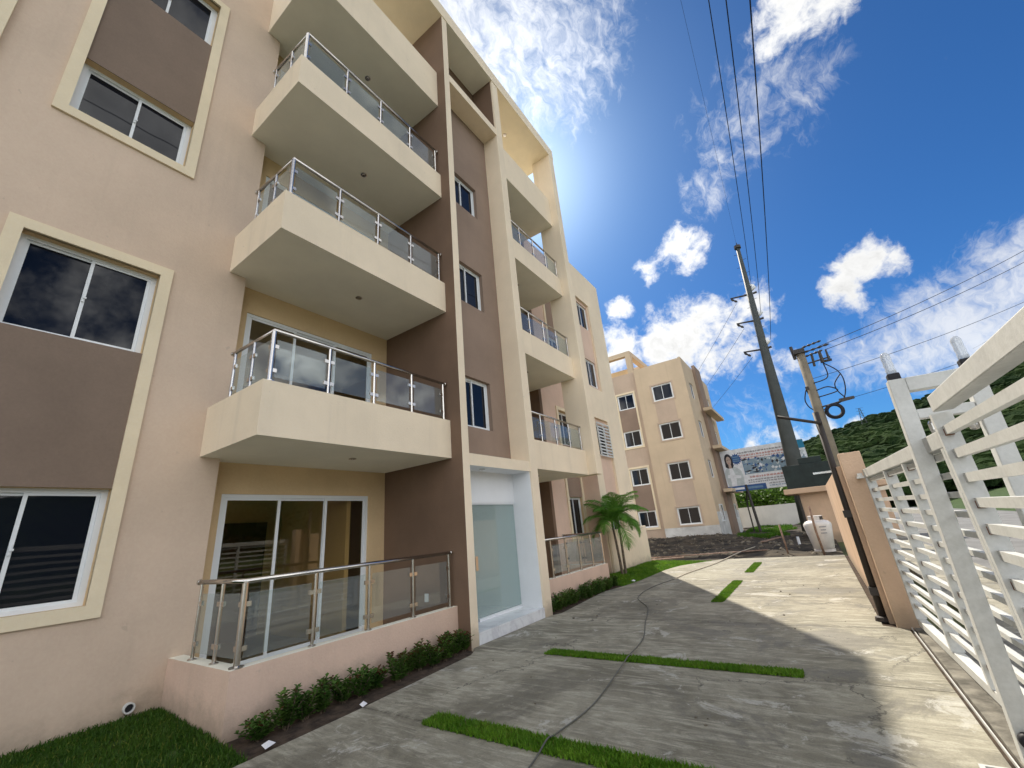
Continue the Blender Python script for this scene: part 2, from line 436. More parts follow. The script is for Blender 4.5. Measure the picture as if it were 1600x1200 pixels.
def wall_sheet(mb, a0, a1, z0, z1, holes, y, depth, mi=0, rmi=None, axis='y', sgn=1):
    """front sheet with rectangular holes and reveals going 'depth' inwards. axis 'y': sheet at y, spans x; axis 'x': sheet at x=y, spans Y."""
    rmi = mi if rmi is None else rmi
    P = (lambda a, z, d=0: (a, y+d*sgn, z)) if axis == 'y' else (lambda a, z, d=0: (y+d*sgn, a, z))
    A = sorted({a0, a1, *[h[0] for h in holes], *[h[1] for h in holes]}); A = [a for a in A if a0 <= a <= a1]
    Z = sorted({z0, z1, *[h[2] for h in holes], *[h[3] for h in holes]}); Z = [z for z in Z if z0 <= z <= z1]
    for i in range(len(A)-1):
        for j in range(len(Z)-1):
            ca, cz = (A[i]+A[i+1])/2, (Z[j]+Z[j+1])/2
            if any(h[0] < ca < h[1] and h[2] < cz < h[3] for h in holes): continue
            mb.quad(P(A[i], Z[j]), P(A[i+1], Z[j]), P(A[i+1], Z[j+1]), P(A[i], Z[j+1]), mi)
    for h in holes:
        b0, b1, c0, c1 = h[:4]
        for q in (((b0, c0), (b1, c0)), ((b1, c0), (b1, c1)), ((b1, c1), (b0, c1)), ((b0, c1), (b0, c0))):
            mb.quad(P(*q[0]), P(*q[1]), P(*q[1], depth), P(*q[0], depth), rmi)

# ------------------------------------------------------------------ ground
mb = MB()
N = 40
xs = [-400+20*i for i in range(66)]; ys = [-400+20*i for i in range(41)]
for x in xs:
    for y in ys: mb.v.append((x, y, -.16))
for i in range(len(xs)-1):
    for j in range(len(ys)-1):
        a = i*len(ys)+j; mb.f.append((a, a+len(ys), a+len(ys)+1, a+1)); mb.mi.append(0)
tag(mb.build('ground', 'terrain'), kind='structure')

def edge_left(x):
    P = [(-9, 4.36), (2.06, 4.38), (3.21, 4.40), (5.2, 4.52), (5.45, 4.715), (7.75, 4.715), (7.95, 4.60), (9.5, 4.72), (10.4, 4.80), (11.2, 4.62), (12.2, 4.50), (14.6, 4.45), (15.6, 4.27), (16.6, 3.7), (17.4, 3.1), (30, 3)]
    for i in range(len(P)-1):
        if P[i][0] <= x <= P[i+1][0]:
            f = (x-P[i][0])/(P[i+1][0]-P[i][0]); return P[i][1]*(1-f)+P[i+1][1]*f
def edge_right(x): return -.545 if x < 7.75 else -.30
J = [-9, -1.15, 1.07, 3.285, 5.46, 7.66, 9.86, 12.1, 14.4, 17.25]
mb = MB()
mb.box(-9, 17.2, -.6, 4.36, -.12, -.018)
drive = tag(mb.build('driveway', 'soil'), kind='structure')
for i in range(len(J)-1):
    a, b = J[i]+.006, J[i+1]-.006
    n = 14
    L = []; Rr = []
    for k in range(n+1):
        x = a+(b-a)*k/n
        wob = .05*noise.noise(Vector((x*2, 3, i))) if i == len(J)-2 and k == n else 0
        L.append((x+wob, edge_left(x), 0)); Rr.append((x+wob, edge_right(x), 0))
    mb = MB(); vs = L + Rr; fs = []
    for k in range(n): fs.append((k, n+1+k, n+2+k, k+1))
    mb.add(vs, fs)
    ring = L + Rr[::-1]
    for k in range(len(ring)):
        p0, p1 = ring[k], ring[(k+1) % len(ring)]
        mb.quad(p0, p1, (p1[0], p1[1], -.11), (p0[0], p0[1], -.11))
    mb.build('concrete_slab', 'concrete', drive)
# gate track kerb and street
mb = MB(); mb.box(-9, 7.72, -.72, -.60, -.1, .012); mb.box(-9, 7.72, -1.35, -.72, -.1, .004)
tag(mb.build('track_kerb', 'kerb'), kind='structure')
mb = MB(); mb.box(-9, 7.74, -.581, -.572, -.05, .010)
o = tag(mb.build('gate_rail', 'gate_white'), 'thin pale steel rail let into the concrete along the foot of the sliding gate', 'rail')
mb = MB(); mb.box(-60, 80, -2.6, -1.36, -.14, -.01)
tag(mb.build('pavement', 'concrete'), kind='structure')
mb = MB(); mb.box(-80, 140, -10.5, -2.6, -.15, -.07)
tag(mb.build('road', 'asphalt'), kind='structure')
def bank_z(y): return -.12+max(0, min(1, (-10.5-y)/9.0))**1.2*1.5
mb = MB()
for i in range(61):
    for j in range(9):
        y = -10.4-9.6*j/8; mb.v.append((-60+3.2*i, y, bank_z(y)+.08*noise.noise(Vector((i*.7, y*.5, 0)))))
for i in range(60):
    for j in range(8):
        a = i*9+j; mb.f.append((a, a+1, a+10, a+9)); mb.mi.append(0)
tag(mb.build('verge', 'grass_base', smooth=True), kind='structure')
# rough dirt yard beyond the driveway
mb = MB()
nx, ny = 110, 64
def dirt_z(x, y):
    base = .02
    base += .34*math.exp(-((x-27.0)/3.6)**2)*max(0, min(1, (y-2.6)/2.5))
    base += .10*math.exp(-((x-21)/2.5)**2)*math.exp(-((y-2.3)/2.0)**2)
    base += .09*noise.noise(Vector((x*.9, y*.9, 1)))+.05*noise.noise(Vector((x*2.7, y*2.7, 5)))+.02*noise.noise(Vector((x*7, y*7, 9)))
    e = max(0, min(1, (x-16.6)/1.6)); w = max(0, min(1, (y+.3)/.5))
    return -.10*(1-e)+base*e*w - .03*(1-w)
for i in range(nx+1):
    for j in range(ny+1):
        x = 14.6+(46-14.6)*(i/nx)**1.25; y = -.3+14.3*(j/ny); mb.v.append((x, y, dirt_z(x, y)))
for i in range(nx):
    for j in range(ny):
        a = i*(ny+1)+j; mb.f.append((a, a+ny+1, a+ny+2, a+1)); mb.mi.append(0)
tag(mb.build('dirt_yard', 'dirt', smooth=True), kind='structure')
# lawns and planting soil
def poly_sheet(name, mats, pts, z, kind='structure'):
    mb = MB(); mb.add([(x, y, z) for x, y in pts], [tuple(range(len(pts)))])
    return tag(mb.build(name, mats), kind=kind)
def grid_sheet(name, mats, x0, x1, ylo, yhi, zf, n=24, m=8):
    mb = MB()
    for i in range(n+1):
        x = x0+(x1-x0)*i/n
        for j in range(m+1):
            y = ylo(x)+(yhi(x)-ylo(x))*j/m; mb.v.append((x, y, zf(x, y, j/m)))
    for i in range(n):
        for j in range(m):
            a = i*(m+1)+j; mb.f.append((a, a+m+1, a+m+2, a+1)); mb.mi.append(0)
    return tag(mb.build(name, mats, smooth=True), kind='structure')
lawnL = lambda x, y, t: -.035+.13*t**.8
grid_sheet('lawn', 'grass_base', -9, 2.185, lambda x: edge_left(x)+.01, lambda x: 6.52, lawnL)
lawnR = lambda x, y, t: -.02+.10*math.sin(min(1, t)*1.6)
def yhiR(x): return 5.0 if x < 11.4 else (6.3 if x < 13.3 else (5.72 if x < 16.4 else 7.2))
grid_sheet('lawn', 'grass_base', 11.4, 17.0, lambda x: edge_left(x)+.01, yhiR, lawnR, 40, 8)
grid_sheet('planting_bed', 'soil', 2.19, 5.40, lambda x: edge_left(x)+.008, lambda x: 4.975, lambda x, y, t: -.03+.03*t+.012*noise.noise(Vector((x*9, y*9, 0))), 60, 8)
grid_sheet('planting_bed', 'soil', 7.86, 11.40, lambda x: edge_left(x)+.008, lambda x: 4.975, lambda x, y, t: -.03+.03*t+.012*noise.noise(Vector((x*9, y*9, 0))), 60, 8)

def grass(name, area_fn, n, zf, h=(.03, .06), w=.006, mats='grass_blade', lean=.4):
    mb = MB()
    for _ in range(n):
        x, y = area_fn()
        if noise.noise(Vector((x*5, y*5, 4))) < R_.uniform(-.75, -.12): continue
        z = zf(x, y); a = R_.uniform(0, 6.28); hh = R_.uniform(*h); ww = w*R_.uniform(.6, 1.2)
        dx, dy = math.cos(a)*ww, math.sin(a)*ww
        lx, ly = R_.gauss(0, lean)*hh, R_.gauss(0, lean)*hh
        o = len(mb.v)
        mb.v += [(x-dx, y-dy, z), (x+dx, y+dy, z), (x+dx*.7+lx*.4, y+dy*.7+ly*.4, z+hh*.6), (x-dx*.7+lx*.4, y-dy*.7+ly*.4, z+hh*.6), (x+lx, y+ly, z+hh)]
        mi = 1 if R_.random() < .07 else 0; hs = R_.uniform(.55, 1.25); mb.v[o+4] = (x+lx, y+ly, z+hh*hs)
        mb.f += [(o, o+1, o+2, o+3), (o+3, o+2, o+4)]; mb.mi += [mi, mi]
    return tag(mb.build(name, [mats, 'grass_dry']), kind='stuff')
def rect(x0, x1, y0, y1, wob=.010):
    def f():
        x, y = R_.uniform(x0, x1), R_.uniform(y0, y1)
        return x+R_.gauss(0, wob), y+R_.gauss(0, wob)
    return f
strips = [((3.22, 3.44, .62, 3.46), 15000, (.02, .045)), ((5.46, 5.65, .54, 3.48), 14000, (.02, .04)), ((9.28, 11.95, 1.89, 2.09), 10000, (.012, .03)), ((13.48, 15.75, 1.83, 2.03), 7000, (.012, .03))]
for (x0, x1, y0, y1), n, h in strips:
    poly_sheet('grass_strip_soil', 'grass_base', [(x0, y0), (x1, y0), (x1, y1), (x0, y1)], .006)
    grass('grass', rect(x0, x1, y0, y1), n, lambda x, y: .004, h, mats='grass_bright')
def lawn_pt_left():
    x = R_.uniform(-.6, 2.18); y = R_.uniform(4.38, 6.49); return x, y
def zl(x, y):
    t = (y-edge_left(x))/(6.52-edge_left(x)); return lawnL(x, y, max(0, t))-.006
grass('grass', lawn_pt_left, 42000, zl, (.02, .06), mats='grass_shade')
def lawn_pt_right():
    while True:
        x = R_.uniform(11.4, 16.95); y = R_.uniform(edge_left(x), 6.6)
        if y < yhiR(x): return x, y
grass('grass', lawn_pt_right, 26000, lambda x, y: lawnR(x, y, (y-edge_left(x))/(yhiR(x)-edge_left(x)))-.008, (.03, .06), .008, 'grass_bright')
def weed_pt():
    while True:
        x = R_.uniform(27, 43); y = R_.uniform(-.2, 4.6)
        if noise.noise(Vector((x*.35, y*.5, 2))) > .05 and not (x < 31 and y > 4): return x, y
grass('grass', weed_pt, 16000, lambda x, y: dirt_z(x, y)-.01, (.06, .2), .02, 'grass_blade')
def verge_pt(): return R_.uniform(-3, 40), R_.uniform(-17, -10.6)
grass('grass', verge_pt, 26000, lambda x, y: bank_z(y)-.02, (.15, .45), .03, 'grass_dry')

# ------------------------------------------------------------------ main apartment building
B = thing('apartment_building', (5.5, 5, 0))
tag(B, 'large beige four storey apartment block with stacked glass railed balconies beside the driveway', 'building')
FL = 2.87
ROOF = 11.76
CAN0, CAN1 = 14.55, 15.0

def window(parent, x0, x1, z0, z1, y, axis='y', sgn=-1, muntin=True, fw=.055, latch=True, two=True, glass='window_glass'):
    """aluminium slider: outer frame, two sashes each with a pane. y: frame face plane, outward = sgn along axis"""
    def P(mb, a0, a1, d0, d1, c0, c1):
        p, q = sorted((y-sgn*d0, y-sgn*d1))
        if axis == 'y': mb.box(a0, a1, p, q, c0, c1)
        else: mb.box(p, q, a0, a1, c0, c1)
    mb = MB()
    P(mb, x0, x0+fw, 0, .07, z0, z1); P(mb, x1-fw, x1, 0, .07, z0, z1)
    P(mb, x0+fw, x1-fw, 0, .07, z0, z0+fw*.8); P(mb, x0+fw, x1-fw, 0, .07, z1-fw*.8, z1)
    fr = mb.build('window', 'alu_white', parent)
    xm = (x0+x1)/2
    parts = [(x0+fw, xm+.02, .035), (xm-.02, x1-fw, .012)] if two else [(x0+fw, x1-fw, .02)]
    s = .035
    for k, (a, b_, d) in enumerate(parts):
        mb = MB(); c0, c1 = z0+fw*.8, z1-fw*.8
        P(mb, a+.001, a+s, d, d+.018, c0, c1); P(mb, b_-s, b_-.001, d, d+.018, c0, c1)
        P(mb, a+s, b_-s, d, d+.018, c0, c0+s*.8); P(mb, a+s, b_-s, d, d+.018, c1-s*.8, c1)
        sh = mb.build('sash', 'alu_white', fr)
        mb = MB(); P(mb, a+s, b_-s, d+.008, d+.014, c0+s*.8, c1-s*.8)
        mb.build('pane', glass, fr)
        if latch and k == 1:
            mb = MB(); zc = (z0+z1)/2
            P(mb, a+.006, a+.026, d-.02, d, zc-.05, zc+.05); P(mb, a+.010, a+.040, d-.03, d-.02, zc-.01, zc+.012)
            mb.build('latch', 'alu_white', fr)
    return fr

# --- left wall with two framed window columns
WA = 6.5
winA = [(1.25, 2.45), (4.13, 5.30), (7.22, 8.15), (9.97, 11.02)]
holes = [(.13, 1.38, a, b_) for a, b_ in winA]
holes2 = [(-2.9, -1.65, a, b_) for a, b_ in winA]
mb = MB()
wall_sheet(mb, -6, 2.42, -.15, 12.45, holes+holes2, WA, .13, 0, 1)
mb.quad((2.42, WA, -.15), (2.42, 6.75, -.15), (2.42, 6.75, 12.45), (2.42, WA, 12.45), 0)
mb.build('wall', ['wall_peach', 'wall_tan'], B)
mb = MB(); mb.box(-1.25, -.53, 6.44, 6.5-.002, -.1, 12.45); mb.build('pilaster', 'trim_cream', B)
def surround(x0, x1, z0, z1, y, t=.13, parent=B, proud=.035, matn='trim_cream'):
    mb = MB(); y0, y1 = y-proud, y+.02
    mb.box(x0, x0+t, y0, y1, z0, z1); mb.box(x1-t, x1, y0, y1, z0, z1)
    mb.box(x0+t, x1-t, y0, y1, z0, z0+t); mb.box(x0+t, x1-t, y0, y1, z1-t, z1)
    return mb.build('window_surround', matn, parent)
for dx in (0, -3.03):
    for za, zb, lo, hi in ((1.12, 5.43, 2.45, 4.13), (7.09, 11.15, 8.15, 9.97)):
        surround(0+dx, 1.51+dx, za, zb, WA)
        mb = MB(); mb.box(.13+dx, 1.38+dx, WA-.006, WA+.004, lo, hi); mb.build('spandrel_panel', 'brown_panel', B)
    for a, b_ in winA: window(B, .13+dx, 1.38+dx, a, b_, WA+.11)
# wall marks: drain pipe stub low on the wall
mb = MB()
for k in range(16):
    a0, a1 = 2*math.pi*k/16, 2*math.pi*(k+1)/16
    for r0, r1, ya, yb in ((.05, .05, WA-.05, WA+.1), (.05, .038, WA-.05, WA-.05), (.038, .038, WA-.05, WA+.1)):
        p = lambda a, r, y: (1.9+r*math.cos(a), y, .19+r*math.sin(a))
        mb.quad(p(a0, r0, ya), p(a1, r0, ya), p(a1, r1, yb), p(a0, r1, yb))
mb.build('drain_pipe', ['plaster_raw'], B)
mb = MB(); mb.lathe(0, 0, [(.036, 0), (.036, .002)], 16)
o = mb.build('drain_hole', 'black_rubber', None); o.rotation_euler = (rad(90), 0, 0); o.location = (1.9, WA-.02, .19); place(o, B)

# --- railing kit ------------------------------------------------
clip0 = None
def railing(parent, pts, z, posts, hgt=.78, closed_start=True):
    """pts: handrail path (x,y); posts: list of (x,y); z: top of the parapet"""
    mb = MB(); mb.tube([(x, y, z+hgt) for x, y in pts], .026, 12)
    for e in (pts[0], pts[-1]):
        mb.lathe(e[0], e[1], [(.004, z+hgt-.034), (.03, z+hgt-.02), (.035, z+hgt), (.03, z+hgt+.02), (.004, z+hgt+.034)], 10)
    mb.build('handrail', 'steel', parent, smooth=True)
    for i, (x, y) in enumerate(posts):
        corner = any(abs(x-p[0]) < .02 and abs(y-p[1]) < .02 for p in pts[1:-1])
        r = .03 if corner else .019
        mb = MB(); mb.lathe(x, y, [(r*2.3, z), (r*2.3, z+.012), (r, z+.02), (r, z+hgt-.02)], 12)
        mb.build('post', 'steel', parent, smooth=False)
    for (x0, y0), (x1, y1) in zip(posts[:-1], posts[1:]):
        d = Vector((x1-x0, y1-y0, 0)); L = d.length; d.normalize(); nrm = Vector((-d.y, d.x, 0))*.005
        a = Vector((x0, y0, 0))+d*.05; b_ = Vector((x1, y1, 0))-d*.05
        mb = MB()
        lo, hi = z+.075, z+hgt-.12
        vs = [a-nrm, b_-nrm, b_+nrm, a+nrm]
        mb.add([(v.x, v.y, lo) for v in vs]+[(v.x, v.y, hi) for v in vs], [(0, 3, 2, 1), (4, 5, 6, 7), (0, 1, 5, 4), (1, 2, 6, 5), (2, 3, 7, 6), (3, 0, 4, 7)])
        mb.build('glass_panel', 'rail_glass', parent)
        for q, sg in ((Vector((x0, y0, 0)), 1), (Vector((x1, y1, 0)), -1)):
            for zz in (z+.16, z+hgt-.22):
                c = q+d*sg*.045
                mb = MB()
                e1 = d*.028; e2 = nrm.normalized()*.013
                vs = [c-e1-e2, c+e1-e2, c+e1+e2, c-e1+e2]
                mb.add([(v.x, v.y, zz-.024) for v in vs]+[(v.x, v.y, zz+.024) for v in vs], [(0, 3, 2, 1), (4, 5, 6, 7), (0, 1, 5, 4), (1, 2, 6, 5), (2, 3, 7, 6), (3, 0, 4, 7)])
                mb.build('clip', 'steel', parent)

def balcony(x0, x1, z0, z1, yb, left_side=True, name='balcony', yf=4.97, right_side=False, soff=True, bx0=None, fascia='wall_cream'):
    mb = MB(); t = .13
    bx0 = x0 if bx0 is None else bx0
    mb.box(x0, x1, yf, yf+t, z0, z1, 0, {'-z': 1})
    if left_side: mb.box(x0, x0+t, yf+t, 6.498, z0, z1, 0, {'-z': 1})
    if right_side: mb.box(x1-t, x1, yf+t, 6.3, z0, z1, 0, {'-z': 1})
    xa = x0+t if left_side else x0
    xb = x1-t if right_side else x1
    mb.box(xa, xb, yf+t, 6.498, z0, z0+.16, 0, {'-z': 1, '+z': 2})
    if yb > 6.498: mb.box(max(xa, 2.422) if left_side else xa, xb, 6.498, yb-.002, z0, z0+.16, 0, {'-z': 1, '+z': 2})
    o = mb.build(name, [fascia, 'soffit', 'interior_floor'], B)
    return o
def downlight(parent, x, y, z):
    mb = MB(); mb.lathe(x, y, [(.055, z), (.06, z-.012), (.045, z-.014)], 14); mb.lathe(x, y, [(.045, z-.004), (.02, z-.022)], 12)
    return mb.build('downlight', 'steel', parent)
BZ = [(2.88, 3.56), (5.77, 6.43), (8.63, 9.27)]
LP = [(2.25, 6.02), (2.26, 5.5), (2.275, 5.035), (3.05, 5.035), (3.80, 5.035), (4.55, 5.035), (5.30, 5.035)]
for k, (z0, z1) in enumerate(BZ):
    b_ = balcony(2.18, 5.398, z0, z1, 6.75)
    railing(b_, [(2.25, 6.10), (2.275, 5.035), (5.36, 5.035)], z1, LP, .70)
    downlight(b_, 3.95, 5.72, z0)
b_ = balcony(2.18, 5.398, 11.43, 12.60, 6.75); downlight(b_, 3.95, 5.72, 11.43)
# ground floor patio parapet
mb = MB(); t_ = .15
mb.box(2.19, 5.398, 4.97, 4.97+t_, -.12, .57, 0, {'+z': 1}); mb.box(2.19, 2.19+t_, 4.97+t_, 6.498, -.12, .57, 0, {'+z': 1}); mb.box(2.19+t_, 5.398, 4.97+t_, 6.74, -.12, .10, 1)
pat = mb.build('patio', ['wall_pink', 'soffit'], B)
railing(pat, [(2.25, 6.10), (2.275, 5.035), (5.36, 5.035)], .57, LP, .78)

# left recess back wall with sliding doors
YD = 6.75
dh = [(2.60, 5.03, .17+FL*k, 2.44+FL*k+.02*k) for k in range(4)]
mb = MB(); wall_sheet(mb, 2.42, 5.4, -.1, 12.0, dh, YD, .12, 0, 0)
mb.build('wall', ['wall_tan'], B)
def sliding_door(parent, x0, x1, z0, z1, y, n=3, glass='window_glass'):
    mb = MB(); fw = .05
    mb.box(x0, x0+fw, y, y+.09, z0, z1); mb.box(x1-fw, x1, y, y+.09, z0, z1); mb.box(x0+fw, x1-fw, y, y+.09, z1-fw, z1); mb.box(x0+fw, x1-fw, y, y+.09, z0, z0+fw)
    fr = mb.build('sliding_door', 'alu_white', parent)
    w = (x1-x0-2*fw)/n
    for k in range(n):
        a = x0+fw+w*k; b2 = a+w; d = .012+.024*(k % 2); s = .045
        mb = MB()
        aa, bb = a-(.02 if k else 0), b2+(.02 if k < n-1 else 0)
        mb.box(aa+.001, aa+s, y+d, y+d+.02, z0+fw, z1-fw); mb.box(bb-s, bb-.001, y+d, y+d+.02, z0+fw, z1-fw)
        mb.box(aa+s, bb-s, y+d, y+d+.02, z0+fw, z0+fw+.06); mb.box(aa+s, bb-s, y+d, y+d+.02, z1-fw-.035, z1-fw)
        mb.build('sash', 'alu_white', fr)
        mb = MB(); mb.box(aa+s, bb-s, y+d+.007, y+d+.013, z0+fw+.06, z1-fw-.035); mb.build('pane', glass, fr)
    return fr
for k, h in enumerate(dh):
    sliding_door(B, h[0], h[1], h[2], h[3], YD+.02, 3, 'door_glass' if k < 2 else 'window_glass')
for k in (0, 1):
    z = FL*k+.10
    mb = MB()
    mb.box(2.45, 6.2, 6.90, 9.6, z, z+.02, 1, skip='-z'); mb.box(2.45, 6.2, 6.90, 9.6, z+2.6, z+2.62, 2)
    mb.box(2.45, 6.2, 9.6, 9.7, z+.02, z+2.6, 0); mb.box(2.43, 2.45, 6.9, 9.6, z+.02, z+2.6, 0); mb.box(6.2, 6.25, 6.9, 9.6, z+.02, z+2.6, 0)
    mb.box(4.72, 4.80, 6.95, 9.2, z+.02, z+2.6, 0) if k == 0 else None
    rm = mb.build('room', ['interior_wall', 'interior_floor', 'soffit'], B)
    mb = MB(); mb.box(3.7, 4.6, 9.53, 9.59, z+.02, z+2.12); mb.build('room_door', 'interior_door', rm)

# fins
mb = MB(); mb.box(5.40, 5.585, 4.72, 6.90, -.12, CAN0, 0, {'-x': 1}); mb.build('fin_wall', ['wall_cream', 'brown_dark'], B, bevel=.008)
mb = MB(); mb.box(7.55, 7.83, 4.72, 6.90, -.12, CAN0, 0); mb.build('fin_wall', ['wall_cream'], B, bevel=.008)
mb = MB(); mb.box(10.98, 11.30, 4.71, 5.45, 2.88, CAN0, 0); mb.build('fin_wall', ['wall_cream'], B, bevel=.008)
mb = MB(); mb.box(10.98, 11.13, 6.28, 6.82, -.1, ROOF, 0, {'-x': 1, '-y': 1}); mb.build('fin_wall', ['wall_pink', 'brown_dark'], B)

# entry bay
YE = 5.2
we = [(5.95, 6.97, 3.62, 4.70), (5.95, 6.97, 6.48, 7.52), (5.95, 6.97, 9.20, 10.15)]
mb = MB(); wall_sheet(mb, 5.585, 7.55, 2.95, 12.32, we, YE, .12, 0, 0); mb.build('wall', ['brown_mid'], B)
for h in we: window(B, *h, YE+.09, latch=False)
mb = MB(); mb.box(5.585, 7.55, 4.735, YE+.3, 2.74, 2.95, 0, {'-z': 1}); mb.build('lintel', ['wall_cream', 'white_paint'], B)
mb = MB(); mb.box(5.585, 7.55, 4.735, YE+.3, 12.32, 12.56, 0); mb.build('lintel', ['wall_cream'], B)
mb = MB(); mb.box(5.585, 7.55, 5.46, 5.6, 12.56, CAN0, 0); mb.box(7.535, 7.549, 4.78, 5.46, 12.56, CAN0, 0); mb.build('stair_wall', ['brown_dark'], B)
mb = MB(); mb.box(5.587, 7.549, YE, YE+.1, 2.15, 2.74); mb.box(7.540, 7.5495, 4.76, YE+2.2, .17, 2.74); mb.box(5.586, 5.592, 4.76, YE+2.2, .17, 2.74); mb.box(5.6, 7.54, YE+2.2, YE+2.3, .17, 2.74); mb.box(5.6, 7.54, YE+.1, YE+2.2, 2.6, 2.72)
lob = mb.build('entrance_lining', 'white_paint', B)
downlight(lob, 6.2, 4.95, 2.735)
# marble step and floor tiles
step = MB(); step.box(5.59, 7.545, 4.735, 7.4, -.1, .135); step = step.build('entrance_step', 'plaster_raw', B)
for i in range(4):
    x0 = 5.592+i*.4885
    mb = MB(); mb.box(x0, x0+.4855, 4.722, 4.7345, .0, .14); mb.build('marble_tile', 'marble', step)
    for j in range(4):
        y0 = 4.722+j*.62
        mb = MB(); mb.box(x0, x0+.4855, y0, y0+.617, .141, .17); mb.build('marble_tile', 'marble', step)
ent = MB(); ent.box(5.62, 7.535, YE+.015, YE+.065, 2.12, 2.15)
ent = ent.build('entrance_door', 'alu_white', B)
mb = MB(); mb.box(6.22, 7.535, YE+.02, YE+.06, .17, .22); mb.build('bottom_rail', 'alu_white', ent)
for a, b2 in ((5.60, 6.14), (6.15, 7.53)):
    mb = MB(); mb.box(a, b2, YE+.034, YE+.046, .225 if a > 6 else .19, 2.115); mb.build('pane', 'entry_glass', ent)
for a in (6.04, 6.19):
    mb = MB(); mb.box(a, a+.07, YE+.02, YE+.034, .98, 1.22); mb.build('door_handle', 'steel', ent)
mb = MB(); mb.box(5.98, 6.13, YE+.018, YE+.034, .20, .27); mb.build('patch_fitting', 'steel', ent)

# right unit: balconies, back wall
mb = MB(); wall_sheet(mb, 7.83, 10.98, -.1, 12.0, [(8.2, 10.6, h[2], h[3]) for h in dh], 6.80, .12, 0, 0); mb.build('wall', ['wall_tan'], B)
for h in dh: sliding_door(B, 8.2, 10.6, h[2], h[3], 6.82, 3)
RP = [(7.98, 5.035), (8.72, 5.035), (9.46, 5.035), (10.20, 5.035), (10.90, 5.035)]
for z0, z1 in BZ:
    b_ = balcony(7.832, 10.978, z0, z1, 6.80, left_side=False)
    railing(b_, [(7.9, 5.035), (10.95, 5.035)], z1, RP, .70)
    downlight(b_, 9.4, 5.7, z0)
b_ = balcony(7.832, 10.978, 11.43, 12.60, 6.80, left_side=False); downlight(b_, 9.4, 5.7, 11.43)
mb = MB()
mb.box(7.832, 11.36, 4.97, 5.12, -.12, .56, 0, {'+z': 1}); mb.box(11.21, 11.36, 5.12, 6.29, -.12, .56, 0, {'+z': 1}); mb.box(7.832, 11.21, 5.12, 6.79, -.12, .1, 1)
pat = mb.build('patio', ['wall_pink', 'soffit'], B)
railing(pat, [(7.9, 5.035), (11.29, 5.035), (11.29, 6.2)], .56, [(8.55, 5.035), (9.23, 5.035), (9.91, 5.035), (10.6, 5.035), (11.29, 5.035), (11.29, 5.6), (11.29, 6.15)], .78)

# wall beyond with framed windows (mirror of the left wall)
YR = 6.3
mb = MB(); wall_sheet(mb, 11.13, 13.25, -.15, ROOF+.1, [(12.15, 13.14, a, b_) for a, b_ in winA], YR, .12, 0, 1); mb.build('wall', ['wall_pink', 'wall_tan'], B)
for za, zb, lo, hi in ((1.12, 5.43, 2.45, 4.13), (7.09, 11.15, 8.15, 9.97)):
    surround(12.02, 13.245, za, zb, YR, t=.12)
    mb = MB(); mb.box(12.14, 13.125, YR-.006, YR+.004, lo, hi); mb.build('spandrel_panel', 'brown_mid', B)
for a, b_ in winA: window(B, 12.14, 13.125, a, b_, YR+.10, latch=False)
# end block
YB = 5.7
wb = [(13.85, 14.92, .95, 2.28), (13.85, 14.92, 3.85, 5.0), (13.85, 14.92, 6.52, 7.62), (13.85, 14.92, 9.05, 10.12)]
mb = MB()
wall_sheet(mb, 13.25, 16.35, -.15, ROOF, [(13.78, 14.98, -.1, 5.2), (13.78, 14.98, 6.4, 10.25)], YB, .09, 0, 0)
mb.quad((13.25, YB, -.15), (13.25, YR, -.15), (13.25, YR, ROOF), (13.25, YB, ROOF), 1)
mb.quad((16.35, YB, -.15), (16.35, 14, -.15), (16.35, 14, ROOF), (16.35, YB, ROOF), 0)
mb.build('wall', ['wall_cream', 'wall_pink'], B)
mb = MB(); wall_sheet(mb, 13.77, 14.99, -.15, 5.25, wb[:2], YB+.088, .1, 0, 0); mb.build('recess_panel', ['wall_pink'], B)
mb = MB(); wall_sheet(mb, 13.77, 14.99, 6.35, 10.3, wb[2:], YB+.088, .1, 0, 0); mb.build('recess_panel', ['wall_pink'], B)
for h in wb: window(B, *h, YB+.14, latch=False)
# louvred security grille on the second storey window
gr = MB(); x0, x1, z0, z1 = 13.82, 14.95, 3.80, 5.03
for a in (x0, (x0+x1)/2-.03, x1-.05): gr.box(a, a+.05, YB-.03, YB-.01, z0, z1)
gr.box(x0+.05, x1-.05, YB-.028, YB-.012, z1-.05, z1); gr.box(x0+.05, x1-.05, YB-.028, YB-.012, z0, z0+.05)
gr = gr.build('window_grille', 'gate_white', B)
for i in range(9):
    z = z0+.10+i*.118
    mb = MB(); mb.add([(x0+.05, YB-.03, z), (x1-.05, YB-.03, z), (x1-.05, YB-.012, z+.055), (x0+.05, YB-.012, z+.055), (x0+.05, YB-.024, z-.004), (x1-.05, YB-.024, z-.004), (x1-.05, YB-.006, z+.05), (x0+.05, YB-.006, z+.05)],
                      [(0, 1, 2, 3), (7, 6, 5, 4), (0, 4, 5, 1), (3, 2, 6, 7)]); mb.build('slat', 'gate_white', gr)
mb = MB(); mb.box(13.32, 16.9, 5.60, 5.69, -.15, 1.34); lw = mb.build('low_wall', 'wall_cream', B, bevel=.03)
